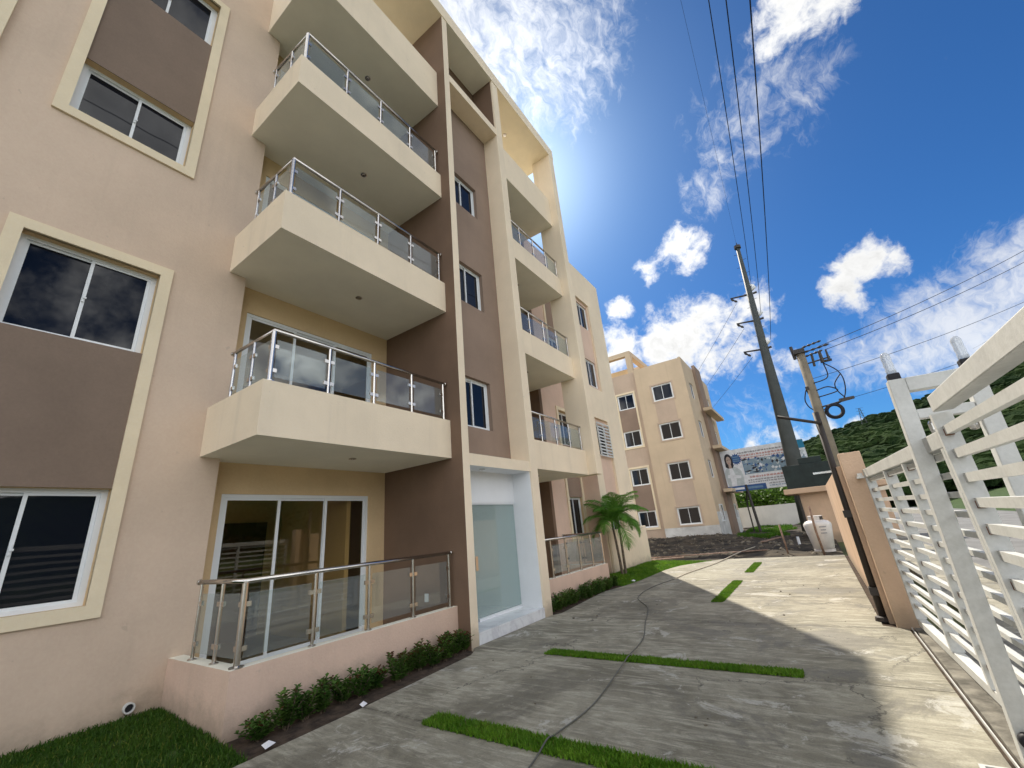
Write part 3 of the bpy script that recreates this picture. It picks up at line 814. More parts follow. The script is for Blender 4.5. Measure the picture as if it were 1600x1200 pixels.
# shell: roof deck, parapets, back, left end
mb = MB()
mb.box(-6, 16.33, 6.9, 14, ROOF-.35, ROOF-.002, 0); mb.box(13.26, 16.33, 5.72, 6.9, ROOF-.35, ROOF-.003, 0); mb.box(11.14, 13.26, 6.32, 6.9, ROOF-.35, ROOF-.003)
mb.build('roof_deck', 'soffit', B)
mb = MB(); mb.box(-6, 16.33, 13.85, 14, -.15, ROOF-.36); mb.box(-6, -5.85, 6.52, 13.85, -.15, ROOF-.36); mb.build('wall', 'wall_peach', B)
mb = MB(); mb.box(-6, 2.40, 6.52, 6.66, ROOF, 12.44); mb.build('parapet', 'wall_peach', B)
# roof canopy slabs
mb = MB()
mb.box(1.9, 5.60, 4.705, 7.6, CAN0+.002, CAN1, 0, {'-z': 1}); mb.box(7.53, 11.32, 4.705, 7.6, CAN0+.002, CAN1, 0, {'-z': 1}); mb.box(5.60, 7.53, 4.705, 8.6, CAN0+.002, CAN1, 0, {'-z': 2})
mb.build('roof_canopy', ['wall_cream', 'trim_cream', 'soffit'], B)
mb = MB(); mb.box(2.0, 2.3, 7.2, 7.5, ROOF, CAN0); mb.box(5.585, 5.62, 5.6, 8.5, ROOF, CAN0); mb.box(7.5, 7.549, 5.6, 8.5, ROOF, CAN0); mb.box(5.62, 7.5, 8.4, 8.5, ROOF, CAN0); mb.box(10.95, 11.25, 7.2, 7.5, ROOF, CAN0)
mb.build('stair_tower', ['brown_mid'], B)
downlight(B, 9.3, 5.5, CAN0)
# wall socket beside the ground floor patio door
mb = MB(); mb.box(5.382, 5.398, 5.6, 5.68, .62, .74); mb.build('wall_socket', 'white_paint', B)

# ------------------------------------------------------------------ second apartment building
XB = 29.0
B2 = thing('apartment_building', (XB, 8, 0))
tag(B2, 'smaller cream and pink apartment block beyond the dirt yard with bare plaster foot', 'building')
H2 = 11.9
rowz = [(.98, 2.05), (3.75, 4.90), (6.45, 7.60), (9.22, 10.35)]
RY = (6.02, 7.42); LY = (8.86, 10.12)
mb = MB()
wall_sheet(mb, 5.08, 8.42, .85, H2, [(RY[0], RY[1], a, b_) for a, b_ in rowz], XB, .1, 0, 0, 'x')
mb.build('wall', ['wall_sand'], B2)
mb = MB(); wall_sheet(mb, 5.08, 8.42, -.1, .85, [], XB-.004, .02, 0, 0, 'x'); mb.build('bare_plaster', ['plaster_raw'], B2)
XL = XB+.35
mb = MB(); wall_sheet(mb, 8.42, 14, -.1, H2, [(LY[0], LY[1], a, b_) for a, b_ in rowz], XL, .1, 0, 0, 'x')
mb.quad((XB, 8.42, -.1), (XL, 8.42, -.1), (XL, 8.42, H2), (XB, 8.42, H2), 0); mb.build('wall', ['wall_rose'], B2)
for a, b_ in rowz:
    window(B2, RY[0], RY[1], a, b_, XB+.05, 'x', latch=False, fw=.07)
    window(B2, LY[0], LY[1], a, b_, XL+.05, 'x', latch=False, fw=.07)
def surround_x(y0, y1, z0, z1, x, t, matn, parent, proud=.04):
    mb = MB(); a, b2 = x-proud, x+.02
    mb.box(a, b2, y0, y0+t, z0, z1); mb.box(a, b2, y1-t, y1, z0, z1); mb.box(a, b2, y0+t, y1-t, z0, z0+t); mb.box(a, b2, y0+t, y1-t, z1-t, z1)
    mb.build('window_surround', matn, parent)
for i in (0, 2):
    surround_x(LY[0]-.14, LY[1]+.14, rowz[i][0]-.14, rowz[i+1][1]+.14, XL, .13, 'trim_cream', B2)
    mb = MB(); mb.box(XL-.008, XL+.01, LY[0], LY[1], rowz[i][1], rowz[i+1][0]); mb.build('spandrel_panel', 'brown_mid', B2)
    mb = MB(); mb.box(XB-.012, XB+.01, RY[0]+.03, RY[1]-.03, rowz[i][1]+.1, rowz[i+1][0]-.1); mb.build('spandrel_panel', 'wall_rose' if i else 'wall_rose', B2)
for i in range(4): surround_x(RY[0]-.1, RY[1]+.1, rowz[i][0]-.1, rowz[i][1]+.1, XB, .09, 'wall_rose', B2, .03)
# side facing the street
YS = 5.08
sw = [(30.2, 31.3), (36.2, 37.0)]
mb = MB(); wall_sheet(mb, XB, 38.0, 1.6, H2, [(a, b_, c, d) for a, b_ in sw for c, d in rowz[1:]], YS, .1, 0, 0)
mb.build('wall', ['wall_sand'], B2)
mb = MB(); wall_sheet(mb, XB, 38.0, -.1, 1.6, [], YS+.001, .1, 0, 0); mb.build('bare_plaster', ['plaster_raw'], B2)
for a, b_ in sw:
    for c, d in rowz: window(B2, a, b_, c, d, YS+.05 if c > 1 else YS-.04, latch=False)
mb = MB(); mb.box(32.6, 34.6, YS-.22, YS-.004, -.1, H2+.35); mb.build('pilaster', 'brown_mid', B2)
for z in (2.8, 5.75, 8.5):
    mb = MB(); mb.box(31.9, 37.2, YS-.75, YS-.225, z, z+.22); mb.build('ledge', 'wall_sand', B2)
mb = MB(); mb.box(38.0, 38.2, YS, 14, -.1, H2); mb.box(XL+.2, 38.0, 13.8, 14, -.1, H2); mb.box(XL+.2, 38.0, YS+.2, 13.8, H2-.4, H2-.2); mb.build('wall', 'wall_sand', B2)
mb = MB(); mb.box(XB+.002, 38.1, YS+.002, YS+.15, H2, H2+.06); mb.build('parapet', 'wall_sand', B2)
# roof frame
mb = MB()
for y in (8.75, 11.9): mb.box(XL, XL+.4, y-.2, y+.2, H2, 13.3)
for y in (8.75, 11.9): mb.box(XL+4, XL+4.4, y-.2, y+.2, H2, 13.3)
mb.box(XL, XL+4.4, 8.55, 8.95, 13.3, 13.65); mb.box(XL, XL+4.4, 11.7, 12.1, 13.3, 13.65); mb.box(XL, XL+.4, 8.95, 11.7, 13.3, 13.65); mb.box(XL+4, XL+4.4, 8.95, 11.7, 13.3, 13.65)
mb.build('roof_frame', 'wall_sand', B2)
mb = MB(); mb.box(XL+1.2, XL+1.5, 9.2, 11.5, H2, 12.7); mb.build('parapet', 'wall_tan', B2)

# ------------------------------------------------------------------ boundary wall, pier, mast
mb = MB(); mb.box(8.02, 17.0, -.54, -.385, -.12, 2.08); bw = mb.build('boundary_wall', 'wall_orange', bevel=.012)
tag(bw, 'long peach plastered boundary wall along the far right edge of the driveway', 'wall')
mb = MB(); mb.box(7.74, 8.0, -.70, -.44, -.12, 2.24); pr = mb.build('gate_pier', 'wall_orange', bevel=.012)
tag(pr, 'square peach plastered pier between the white gate and the boundary wall', 'pier')
mst = thing('service_mast', (8.12, -.30, 0)); tag(mst, 'slim dark brown pipe mast strapped to the peach pier with a short crossbar', 'mast')
mb = MB(); mb.tube([(8.12, -.345, -.02), (8.12, -.365, 2.95)], .045, 12); mb.build('pipe', 'mast_brown', mst, smooth=True)
mb = MB(); mb.tube([(8.08, -.40, 2.76), (8.04, .15, 2.98)], .024, 8); mb.build('crossbar', 'mast_brown', mst, smooth=True)
for z in (.32, 1.35):
    mb = MB(); mb.box(8.06, 8.18, -.44, -.29, z, z+.10); mb.build('strap', 'dark_metal', mst)
mb = MB(); mb.lathe(8.12, -.345, [(.10, 0), (.09, .05), (.055, .06)], 14); mb.build('foot', 'mast_brown', mst)

# ------------------------------------------------------------------ sliding gates
def gate_leaf(name_label, x0, x1, y, ztop, stiles, slats, rail_h, slat_h=.04, th=.05, zbot=.05):
    G = thing('sliding_gate', ((x0+x1)/2, y, 0)); tag(G, name_label, 'gate', 'white slatted gates')
    mb = MB(); mb.box(x0, x1, y-.05, y+.05, ztop-rail_h, ztop); mb.build('top_rail', 'gate_white', G, bevel=.006)
    mb = MB(); mb.box(x0, x1, y-.04, y+.04, zbot, zbot+.09); mb.build('bottom_rail', 'gate_white', G, bevel=.006)
    for s in stiles:
        mb = MB(); mb.box(s-.025, s+.025, y-.05, y+.049, zbot+.091, ztop-rail_h-.001); mb.build('stile', 'gate_white', G)
    ss = sorted(stiles)
    for a, b_ in zip(ss[:-1], ss[1:]):
        if b_-a < .3: continue
        proto = None
        for z in slats:
            if proto is None:
                mb = MB(); mb.box(a+.026, b_-.026, y-.022, y+.022, z, z+slat_h)
                proto = mb.build('slat', 'gate_white', G); z0 = z
            else: instance(proto, G, (0, 0, z-z0))
            if R_.random() < .35:
                mb = MB(); mb.box(b_-.040, b_-.0255, y-.018, y+.0235, z-.006, z+slat_h*.7); mb.build('rust_patch', 'rust', G)
    return G
GY1, GY2 = -.70, -.80
gl = gate_leaf('white metal sliding gate leaf of thin slats reaching back to the peach pier', 3.82, 7.62, GY1, 1.97, [7.58, 6.15, 5.15, 3.86], [1.80-.127*k for k in range(13)], .11)
gate_leaf('nearest white sliding gate leaf with a deep top rail running out of frame at right', -6.5, 3.64, GY2, 2.17, [3.74, .95, .78, -1.6, -3.9, -4.07, -6.4], [1.93-.147*k for k in range(13)], .10, .054)
gl.rotation_euler = (0, 0, rad(1.85)); gl.location = (5.72, -.750, 0)     # hangs slightly askew
PX = 4.2
PT = thing('gate_guide', (PX, -.61, 0)); tag(PT, 'tall white square portal frame that the sliding gate rolls through, bottles on top', 'gate frame')
mb = MB(); mb.box(PX, PX+.10, -.71, -.61, -.05, 2.44); mb.build('post', 'gate_white', PT, bevel=.006)
mb = MB(); mb.box(PX, PX+.10, -1.12, -1.02, -.05, 2.44); mb.build('post', 'gate_white', PT, bevel=.006)
mb = MB(); mb.box(PX, PX+.10, -1.019, -.711, 2.335, 2.44); mb.build('crossbar', 'gate_white', PT, bevel=.006)
mb = MB(); mb.box(PX+.01, PX+.09, -1.019, -.711, 2.12, 2.19); mb.build('crossbar', 'gate_white', PT, bevel=.006)
for y in (-.98, -.78):
    mb = MB(); mb.lathe(PX+.05, y, [(.012, 2.0), (.025, 2.005), (.03, 2.03), (.03, 2.08), (.02, 2.10)], 12); mb.build('guide_roller', 'steel', PT)
mb = MB(); mb.lathe(0, 0, [(.004, -.03), (.035, -.03), (.045, -.015), (.045, .015), (.03, .03), (.004, .03)], 16)
o = mb.build('stop_buffer', 'black_rubber', None, smooth=True); o.rotation_euler = (0, rad(90), 0); o.location = (PX-.03, -.655, .16); place(o, PT)
PT.rotation_euler = (rad(2.0), 0, 0)
for y, lab in ((-.745, 'clear plastic bottle upside down on the nearer white gate post'), (-1.155, 'clear plastic bottle upside down on the far white gate post at right')):
    bt = thing('plastic_bottle', (PX+.05, y, 2.44)); tag(bt, lab, 'bottle', 'bottles capping the gate posts')
    mb = MB(); mb.box(PX+.012, PX+.088, y-.038, y+.038, 2.425+(.016 if y < -1 else 0), 2.49); mb.build('black_cap', 'black_rubber', bt, bevel=.008)
    mb = MB(); mb.lathe(PX+.05, y, [(.030, 2.491), (.032, 2.52), (.029, 2.54), (.032, 2.565), (.029, 2.59), (.032, 2.62), (.030, 2.645), (.02, 2.665), (.012, 2.67)], 14); mb.build('bottle_body', 'bottle_clear', bt, smooth=True)
# gate latch hook on the pier
mb = MB(); mb.box(7.64, 7.739, -.645, -.555, 1.86, 1.89); mb.box(7.64, 7.70, -.63, -.57, 1.89, 1.93)
tag(mb.build('gate_catch', 'steel'), 'steel catch bracket fixed between the pier and the gate top rail', 'bracket')
# low white floor grating in the near right corner
mb = MB()
gx, gy = 4.06, -.47
mb = MB(); mb.box(gx-.9, gx+.02, gy+.06, gy+.085, .02, .045); mb.box(gx-.9, gx+.02, gy-.085, gy-.06, .02, .045); mb.box(gx, gx+.02, gy-.06, gy+.06, .02, .045)
for k in range(5): mb.box(gx-.18*k-.2, gx-.18*k-.185, gy-.06, gy+.06, .02, .042)
mb.box(gx-.7, gx-.65, gy-.02, gy+.02, 0, .02); mb.box(gx-.1, gx-.05, gy-.02, gy+.02, 0, .02)
tag(mb.build('metal_frame', 'gate_white'), 'small white metal bar frame lying on the concrete beside the gate rail', 'frame')

# ------------------------------------------------------------------ poles and wires
def scale_pt(p, k): c = Vector((0, 0, 1.6)); return c+(Vector(p)-c)*k
TP = thing('transmission_pole', (32, .5, 0)); tag(TP, 'tall dark tapered steel transmission pole leaning over the billboard', 'pole')
top = Vector((32, -.17, 20.1)); bot = Vector((32, .62, -.3))
ax = lambda t: bot+(top-bot)*t
mb = MB(); mb.tube([ax(0), ax(.25), ax(.6), ax(1)], [.52, .44, .26, .125], 14); mb.build('shaft', 'pole_steel', TP, smooth=True)
mb = MB(); mb.tube([ax(.995), ax(1.006)], .23, 12); mb.tube([ax(1.0), ax(1.02)], .03, 6); mb.build('cap', 'dark_metal', TP)
for k in range(14):
    t0 = .62+.027*k
    p = ax(t0); s = 1 if k % 2 else -1
    mb = MB(); mb.tube([p+Vector((0, .12*s, 0)), p+Vector((0, .36*s, .02))], .015, 5); mb.build('climbing_step', 'dark_metal', TP)
for z in (16.1, 14.05, 11.85):
    t0 = (z+.3)/20.4; p = ax(t0)
    mb = MB(); mb.tube([p+Vector((-.05, .2, 0)), p+Vector((-.1, 1.25, .12))], [.07, .05], 8); mb.build('bracket', 'dark_metal', TP)
    mb = MB(); mb.tube([p+Vector((-.02, 1.22, .12))+Vector((0, -.5*k/6, -.5*k/6-.05)) for k in range(5)], [.05, .09, .05, .09, .04], 8); mb.build('insulator', 'dark_metal', TP)
    mb = MB(); q = p+Vector((0, -.30, .45)); mb.tube([q+Vector((0, .12, .3)), q+Vector((0, 0, .15)), q+Vector((0, -.05, 0)), q+Vector((0, .1, -.2))], [.06, .13, .16, .07], 10); mb.build('insulator', 'white_paint', TP, smooth=True)
    mb = MB(); mb.tube([p+Vector((0, -.2, 0)), p+Vector((0, -.45, .02))], .08, 8); mb.build('clamp', 'dark_metal', TP)
def wire(label, a, b_, sag, r, group, n=28, matn='cable'):
    a, b_ = Vector(a), Vector(b_); pts = []
    for i in range(n+1):
        t0 = i/n; p = a.lerp(b_, t0); p.z -= 4*sag*t0*(1-t0); pts.append(p)
    mb = MB(); mb.tube(pts, r, 5)
    return tag(mb.build('power_line', matn), label, 'power line', group)
GW = 'power lines overhead'
wire('overhead power line farthest left of the three from the dark pole', (32, -.24, 16.6), (-20, -2.5, 16.4), 1.5, .015, GW)
wire('overhead power line in the middle of the three from the dark pole', (32, -.31, 14.5), (-20, -2.65, 14.4), 1.45, .015, GW)
wire('overhead power line farthest right of the three from the dark pole', (32, -.38, 12.4), (-20, -2.75, 12.3), 1.4, .015, GW)
wire('faint thin line strung from the very tip of the dark pole', (32, -.15, 20.2), (-20, -1.6, 20.0), 1.6, .005, GW)
for z, lab in ((15.75, 'highest thin line dropping leftwards from the dark pole towards the far block'), (13.7, 'middle thin line dropping leftwards from the dark pole towards the far block'), (11.5, 'lowest thin line dropping leftwards from the dark pole towards the far block')):
    wire(lab, (32, .95, z), (75, 22.0, z-1.0), 1.0, .012, GW)

UK = 20/13
UP = thing('utility_pole', tuple(scale_pt((13, -.68, 1.6), UK))[:2]+(0,)); tag(UP, 'tan concrete utility pole behind the wall with a street lamp and cable coil', 'pole')
ux, uy = 20.0, -1.06
uz = lambda z: 1.6+(z-1.6)*UK
mb = MB(); mb.tube([(ux, uy+.10, -.2), (ux, uy, uz(5.42))], [.215, .15], 14); mb.build('shaft', 'pole_concrete', UP, smooth=True)
mb = MB(); mb.box(ux-.2, ux+.2, uy-.17, uy+.22, uz(5.36), uz(5.48)); mb.build('cap', 'dark_metal', UP)
mb = MB(); mb.tube([(ux, uy+.22, uz(5.25)), (ux, uy+.24, uz(5.62))], .06, 8); mb.build('insulator', 'dark_metal', UP)
for zz, ln in ((5.52, .55), (5.38, .72), (5.26, .5)):
    pts = [(ux, uy-.12-ln*UK*.5*k/8*1.6, uz(zz)+.012*k) for k in range(9)]
    mb = MB(); mb.tube(pts, [.02, .05, .02, .055, .02, .055, .02, .05, .02], 8); mb.build('insulator', 'dark_metal', UP)
mb = MB(); mb.tube([(ux, uy-.35, uz(5.25)), (ux, uy-.32, uz(4.95))], .045, 8); mb.tube([(ux, uy-.62, uz(5.32)), (ux, uy-.62, uz(5.0))], [.05, .07], 8); mb.tube([(ux, uy-.84, uz(5.32)), (ux, uy-.84, uz(5.0))], [.03, .05], 8)
mb.tube([(ux, uy-.55, uz(5.02)), (ux, uy-.92, uz(5.02))], .05, 6); mb.tube([(ux, uy-.1, uz(5.06)), (ux, uy-.9, uz(5.10))], .03, 6); mb.build('fuse_cutout', 'dark_metal', UP)
def loop(pts, r=.022):
    P = [Vector(p) for p in pts]; o = []
    for i in range(len(P)-1):
        p0, p1, p2, p3 = P[max(i-1, 0)], P[i], P[i+1], P[min(i+2, len(P)-1)]
        for k in range(6):
            t0 = k/6; o.append(.5*((2*p1)+(-p0+p2)*t0+(2*p0-5*p1+4*p2-p3)*t0*t0+(-p0+3*p1-3*p2+p3)*t0**3))
    o.append(P[-1]); mb = MB(); mb.tube(o, r, 6); return mb
for pts in ([(ux, uy-.62, uz(4.98)), (ux, uy-.95, uz(4.72)), (ux, uy-1.05, uz(4.45)), (ux, uy-.95, uz(4.1)), (ux, uy-.7, uz(3.9)), (ux, uy-.2, uz(3.88))],
            [(ux, uy-.62, uz(4.98)), (ux, uy-.6, uz(4.6)), (ux-.1, uy-.1, uz(4.5))], [(ux, uy-1.0, uz(4.6)), (ux, uy-.75, uz(4.4)), (ux, uy-.75, uz(4.2)), (ux, uy-.9, uz(4.0))],
            [(ux-.1, uy-.1, uz(4.3)), (ux, uy-.5, uz(4.35)), (ux, uy-.75, uz(4.2)), (ux-.1, uy-.1, uz(4.12))],
            [(ux, uy+.2, uz(4.4)), (ux, uy+.35, uz(4.1)), (ux, uy+.2, uz(3.85)), (ux, uy-.2, uz(3.8))], [(ux, uy+.2, uz(4.4)), (ux, uy+.1, uz(3.8)), (ux, uy+.2, uz(3.2))]):
    loop(pts).build('cable', 'cable', UP, smooth=True)
mb = MB(); mb.box(ux-.18, ux-.1, uy+.1, uy+.22, uz(4.36), uz(4.44)); mb.build('clamp', 'dark_metal', UP)
lamp = MB(); lamp.tube([(ux-.1, uy-.1, uz(3.86)), (ux-.1, uy-.72, uz(3.91))], .03, 8); lamp = lamp.build('lamp_arm', 'dark_metal', UP)
mb = MB(); mb.add([(ux-.22, uy-.68, uz(3.90)), (ux-.22, uy-1.16, uz(3.93)), (ux+.05, uy-1.16, uz(3.93)), (ux+.05, uy-.68, uz(3.90)), (ux-.2, uy-.68, uz(3.97)), (ux-.2, uy-1.14, uz(3.975)), (ux+.03, uy-1.14, uz(3.975)), (ux+.03, uy-.68, uz(3.97))],
                  [(0, 3, 2, 1), (4, 5, 6, 7), (0, 1, 5, 4), (1, 2, 6, 5), (2, 3, 7, 6), (3, 0, 4, 7)]); mb.build('lamp_head', 'dark_metal', lamp)
cc = Vector((ux-.15, uy-.44, uz(3.70)))
mb = MB()
for rr, dxx in ((.21, 0), (.25, .03), (.23, -.03), (.27, .0), (.29, .02)):
    mb.tube([cc+Vector((dxx, math.cos(a)*rr, math.sin(a)*rr)) for a in [2*math.pi*k/24 for k in range(25)]], .026, 6)
mb.build('cable_coil', 'cable', UP, smooth=True)
def at(u, v, x=None, y=None):
    d = ray(u, v); t0 = (x/d.x) if x is not None else (y/d.y)
    return Vector((0, 0, 1.6))+d*t0
for (u0, v0), (u1, v1), lab, r in (((1279, 541), (1680, 346), 'upper of the close pair of wires running right from the tan pole', .012), ((1290, 546), (1680, 366), 'lower of the close pair of wires running right from the tan pole', .012),
                                ((1280, 590), (1680, 435), 'single wire running right below the pair from the tan pole', .010), ((1332, 621), (1680, 489), 'lowest wire running right from beside the street lamp', .008), ((1520, 545), (1680, 425), 'thin slanting wire crossing behind the far bottle', .006)):
    a = at(u0, v0, x=20.0) if u0 != 1280 else Vector((ux-.1, uy-.08, uz(4.62))); b_ = at(u1, v1, y=-13.0)
    if u0 == 1520: a = at(u0, v0, y=-12.0); b_ = at(u1, v1, y=-14.0)
    wire(lab, a, b_, .25, r, GW)

# ------------------------------------------------------------------ billboard
BX = 33.5
BB = thing('billboard', (BX, 2.5, 0)); tag(BB, 'wide pale roadside billboard showing a woman in white beside blue lettering and photos', 'billboard')
by0, by1, bz0, bz1 = 4.76, -.35, 2.78, 5.66     # left (far Y) to right; slanted a little like the photo
def bpt(s, t0, off=0.0):
    """s 0..1 left to right, t0 0..1 bottom to top on the face looking at -X"""
    return (BX-off, by0+(by1-by0)*s, bz0+(bz1-bz0)*t0)
mb = MB(); mb.box(BX, BX+.12, by1, by0, bz0, bz1); mb.build('panel', 'bb_white', BB)
mb = MB()
for z in (bz0+.2, (bz0+bz1)/2, bz1-.2): mb.box(BX+.121, BX+.22, by1+.05, by0-.05, z-.05, z+.05)
mb.build('back_beam', 'dark_metal', BB)
def ink(name, m_, s0, s1, t0, t1, off=.006):
    mb = MB(); mb.quad(bpt(s0, t0, off), bpt(s1, t0, off), bpt(s1, t1, off), bpt(s0, t1, off)); return mb.build(name, m_, BB)
def inkpoly(name, m_, pts, off):
    mb = MB(); mb.add([bpt(s, t0, off) for s, t0 in pts], [tuple(range(len(pts)))]); return mb.build(name, m_, BB)
ink('blue_band', 'bb_blue', .0, .46, .0, .13, .006)
ink('blue_band_text', 'bb_white', .03, .20, .04, .09, .011); ink('blue_band_text', 'bb_mid', .22, .42, .035, .085, .011)
ink('photo_panel', 'bb_photo', .26, .84, .37, .72, .006); ink('photo_edge', 'bb_mid', .25, .26, .36, .73, .007)
ink('teal_block', 'bb_teal', .84, 1.0, .80, .99, .006)
rr = random.Random(3)
for k in range(150):
    s, t0 = rr.uniform(.27, .97), rr.uniform(.38, .74); w = rr.uniform(.006, .03); h = rr.uniform(.01, .05)
    if s < .42 and rr.random() < .5: w *= 2; h *= .5
    inkpoly('photo_detail', rr.choice(['bb_white', 'bb_mid', 'bb_blue', 'bb_coat', 'bb_photo', 'bb_dark']), [(s-w, t0), (s, t0-h), (s+w, t0+h*.2), (s+w*.3, t0+h)], .008+.00003*k)
def text_row(m_, s0, s1, t0, h):
    s = s0
    mb = MB()
    while s < s1:
        w = rr.uniform(.012, .035); e = min(s+w, s1)
        c = s
        while c < e:
            cw = rr.uniform(.003, .006)
            mb.quad(bpt(c, t0, .012), bpt(min(c+cw, e), t0, .012), bpt(min(c+cw, e), t0+h*rr.uniform(.6, 1), .012), bpt(c, t0+h*rr.uniform(.6, 1), .012)); c += cw+.0016
        s = e+.009
    mb.build('text_row', m_, BB)
for row in (('bb_text', .22, .82, .875, .04), ('bb_red', .24, .83, .80, .05), ('bb_red', .24, .83, .745, .035), ('bb_red', .30, .72, .28, .05), ('bb_text', .27, .72, .215, .035), ('bb_text', .27, .70, .165, .03), ('bb_text', .50, .74, .10, .03), ('bb_mid', .50, .72, .05, .03)):
    text_row(*row)
star = []
for k in range(28):
    a = 2*math.pi*k/28; q = 1 if k % 2 else .72
    star.append((.185+math.cos(a)*.072*q, .76+math.sin(a)*.145*q))
inkpoly('burst', 'bb_blue', star, .010)
for tz in (.80, .745, .70): ink('burst_text', 'bb_mid', .145, .225, tz, tz+.025, .013)
def ell(cx, cz, rx, rz, n=18): return [(cx+math.cos(2*math.pi*k/n)*rx, cz+math.sin(2*math.pi*k/n)*rz) for k in range(n)]
inkpoly('woman_coat', 'bb_coat', [(.02, .13), (.21, .13), (.225, .3), (.215, .47), (.16, .575), (.10, .61), (.035, .56), (.0, .45), (.005, .3)], .008)
inkpoly('woman_coat', 'bb_white', [(.06, .13), (.12, .13), (.135, .36), (.11, .58), (.075, .58), (.06, .36)], .0095)
inkpoly('woman_hair', 'bb_dark', ell(.088, .76, .05, .155)+[], .011)
inkpoly('woman_hair', 'bb_dark', [(.04, .74), (.035, .60), (.06, .565), (.12, .56), (.14, .62), (.137, .76)], .0105)
inkpoly('woman_neck', 'bb_skin', [(.072, .56), (.108, .56), (.105, .68), (.075, .68)], .0125)
inkpoly('woman_face', 'bb_skin', ell(.088, .745, .030, .105), .014)
for dx in (-.012, .012): inkpoly('woman_face_detail', 'bb_dark', ell(.088+dx, .765, .006, .010, 8), .016)
inkpoly('woman_face_detail', 'bb_red', ell(.088, .69, .010, .010, 8), .016)
inkpoly('woman_arm', 'bb_white', [(.03, .34), (.19, .30), (.20, .36), (.12, .40), (.035, .41)], .011)
mb = MB(); mb.box(BX+.2, BX+.36, 3.9, 4.05, -.5, bz1-.2)
mb = MB(); mb.tube([(BX-.35, 3.42, -.4), (BX+.05, 3.62, bz0+.4)], .085, 8); mb.build('leg', 'dark_metal', BB)
mb = MB(); mb.tube([(BX+.9, 3.95, -.4), (BX+.9, 3.95, bz0-.9), (BX+.3, 3.7, bz0+.1)], .045, 8); mb.build('leg', 'dark_metal', BB)
mb = MB(); mb.tube([(BX+.2, .6, -.4), (BX+.2, .6, bz0+.4)], .085, 8); mb.build('leg', 'dark_metal', BB)

# ------------------------------------------------------------------ gatehouse with dark screen, back wall
GH = thing('gatehouse', (25.5, -.5, 0)); tag(GH, 'small peach gatehouse with a flat projecting roof behind the boundary wall', 'hut')
mb = MB(); mb.box(24.6, 27.6, -2.6, .55, -.2, 2.05); mb.build('wall', 'wall_orange', GH)
mb = MB(); mb.box(24.2, 28.0, -3.0, 1.12, 2.05, 2.30); mb.build('roof', 'wall_orange', GH, bevel=.03)
mb = MB(); mb.tube([(24.55, .60, .1), (24.55, .60, 2.0)], .05, 8); mb.build('downpipe', 'dark_metal', GH)
GB = thing('equipment_box', (25.6, 0, 2.31)); tag(GB, 'dark green metal equipment box with a taller step standing on the gatehouse roof', 'box')
mb = MB(); mb.box(25.0, 26.6, -1.9, .95, 2.31, 3.42); mb.build('cabinet', 'green_box', GB, bevel=.02)
mb = MB(); mb.box(25.1, 26.5, -.75, .20, 3.42, 3.72); mb.build('hood', 'green_box', GB, bevel=.02)
mb = MB(); mb.box(24.93, 24.999, -1.8, -.25, 2.86, 2.95); mb.build('grab_bar', 'steel', GB)
for y in (-.6, .15):
    mb = MB(); mb.box(24.985, 24.999, y, y+.6, 2.42, 3.3); mb.build('cabinet_door', 'green_box', GB)
mb = MB(); mb.box(43.0, 43.2, -3, 18, -.3, 1.72); tag(mb.build('back_wall', 'white_wall'), 'plain white perimeter wall across the back of the yard under the billboard', 'wall')

# ------------------------------------------------------------------ tank, stakes, yard clutter
TK = thing('storage_tank', (18.3, .14, 0)); tag(TK, 'squat white gas tank with a collar standing against the boundary wall', 'tank')
tx, ty = 18.4, .16
mb = MB(); mb.lathe(tx, ty, [(.26, .10), (.30, .14), (.36, .55), (.41, .86), (.40, .92), (.34, .985), (.22, 1.03)], 28); mb.build('body', 'tank_white', TK, smooth=True)
mb = MB()
for k in range(22):
    if k in (3, 4, 5, 13, 14, 15): continue
    a0, a1 = 2*math.pi*k/22, 2*math.pi*(k+1)/22
    for r0, r1 in ((.20, .20),):
        p = lambda a, r, z: (tx+r*math.cos(a), ty+r*math.sin(a), z)
        mb.quad(p(a0, .215, 1.02), p(a1, .215, 1.02), p(a1, .215, 1.15), p(a0, .215, 1.15)); mb.quad(p(a0, .20, 1.02), p(a1, .20, 1.02), p(a1, .20, 1.15), p(a0, .20, 1.15)); mb.quad(p(a0, .20, 1.15), p(a1, .20, 1.15), p(a1, .215, 1.15), p(a0, .215, 1.15))
mb.lathe(tx, ty, [(.22, 1.15), (.225, 1.165), (.19, 1.175)], 22); mb.build('collar', 'tank_white', TK)
mb = MB(); mb.lathe(tx, ty, [(.30, .02), (.30, .10)], 20); mb.build('foot_ring', 'tank_white', TK)
mb = MB()
for r_, (z, w) in enumerate(((.80, .22), (.70, .17), (.60, .20))):
    for k in range(7):
        a = rad(200)-w*1.2+(w*2.4)*k/7; a2 = a+w*2.4/9; rad_ = .375+.05*(z-.6)/.3+.006
        q = lambda an, zz: (tx+rad_*math.cos(an), ty+rad_*math.sin(an), zz)
        mb.quad(q(a, z), q(a2, z), q(a2, z+.035), q(a, z+.035))
mb.build('print', 'print_grey', TK)
mb = MB(); mb.tube([(17.55, .20, -.02), (17.6, .24, .7), (17.58, .22, 1.5)], .035, 7)
tag(mb.build('timber_stake', 'timber', smooth=True), 'taller dark wooden stake in front of the white tank', 'stake', 'wooden stakes by the tank')
mb = MB(); mb.tube([(18.0, 1.22, -.05), (18.1, 1.26, .98)], .03, 7)
tag(mb.build('timber_stake', 'timber', smooth=True), 'shorter pale wooden stake standing left of the white tank', 'stake', 'wooden stakes by the tank')
mb = MB(); mb.lathe(21.0, .95, [(.05, -.02), (.05, .38)], 12); tag(mb.build('pipe_stub', 'white_paint'), 'short white pipe stub upright in the dirt between stake and tank', 'pipe')
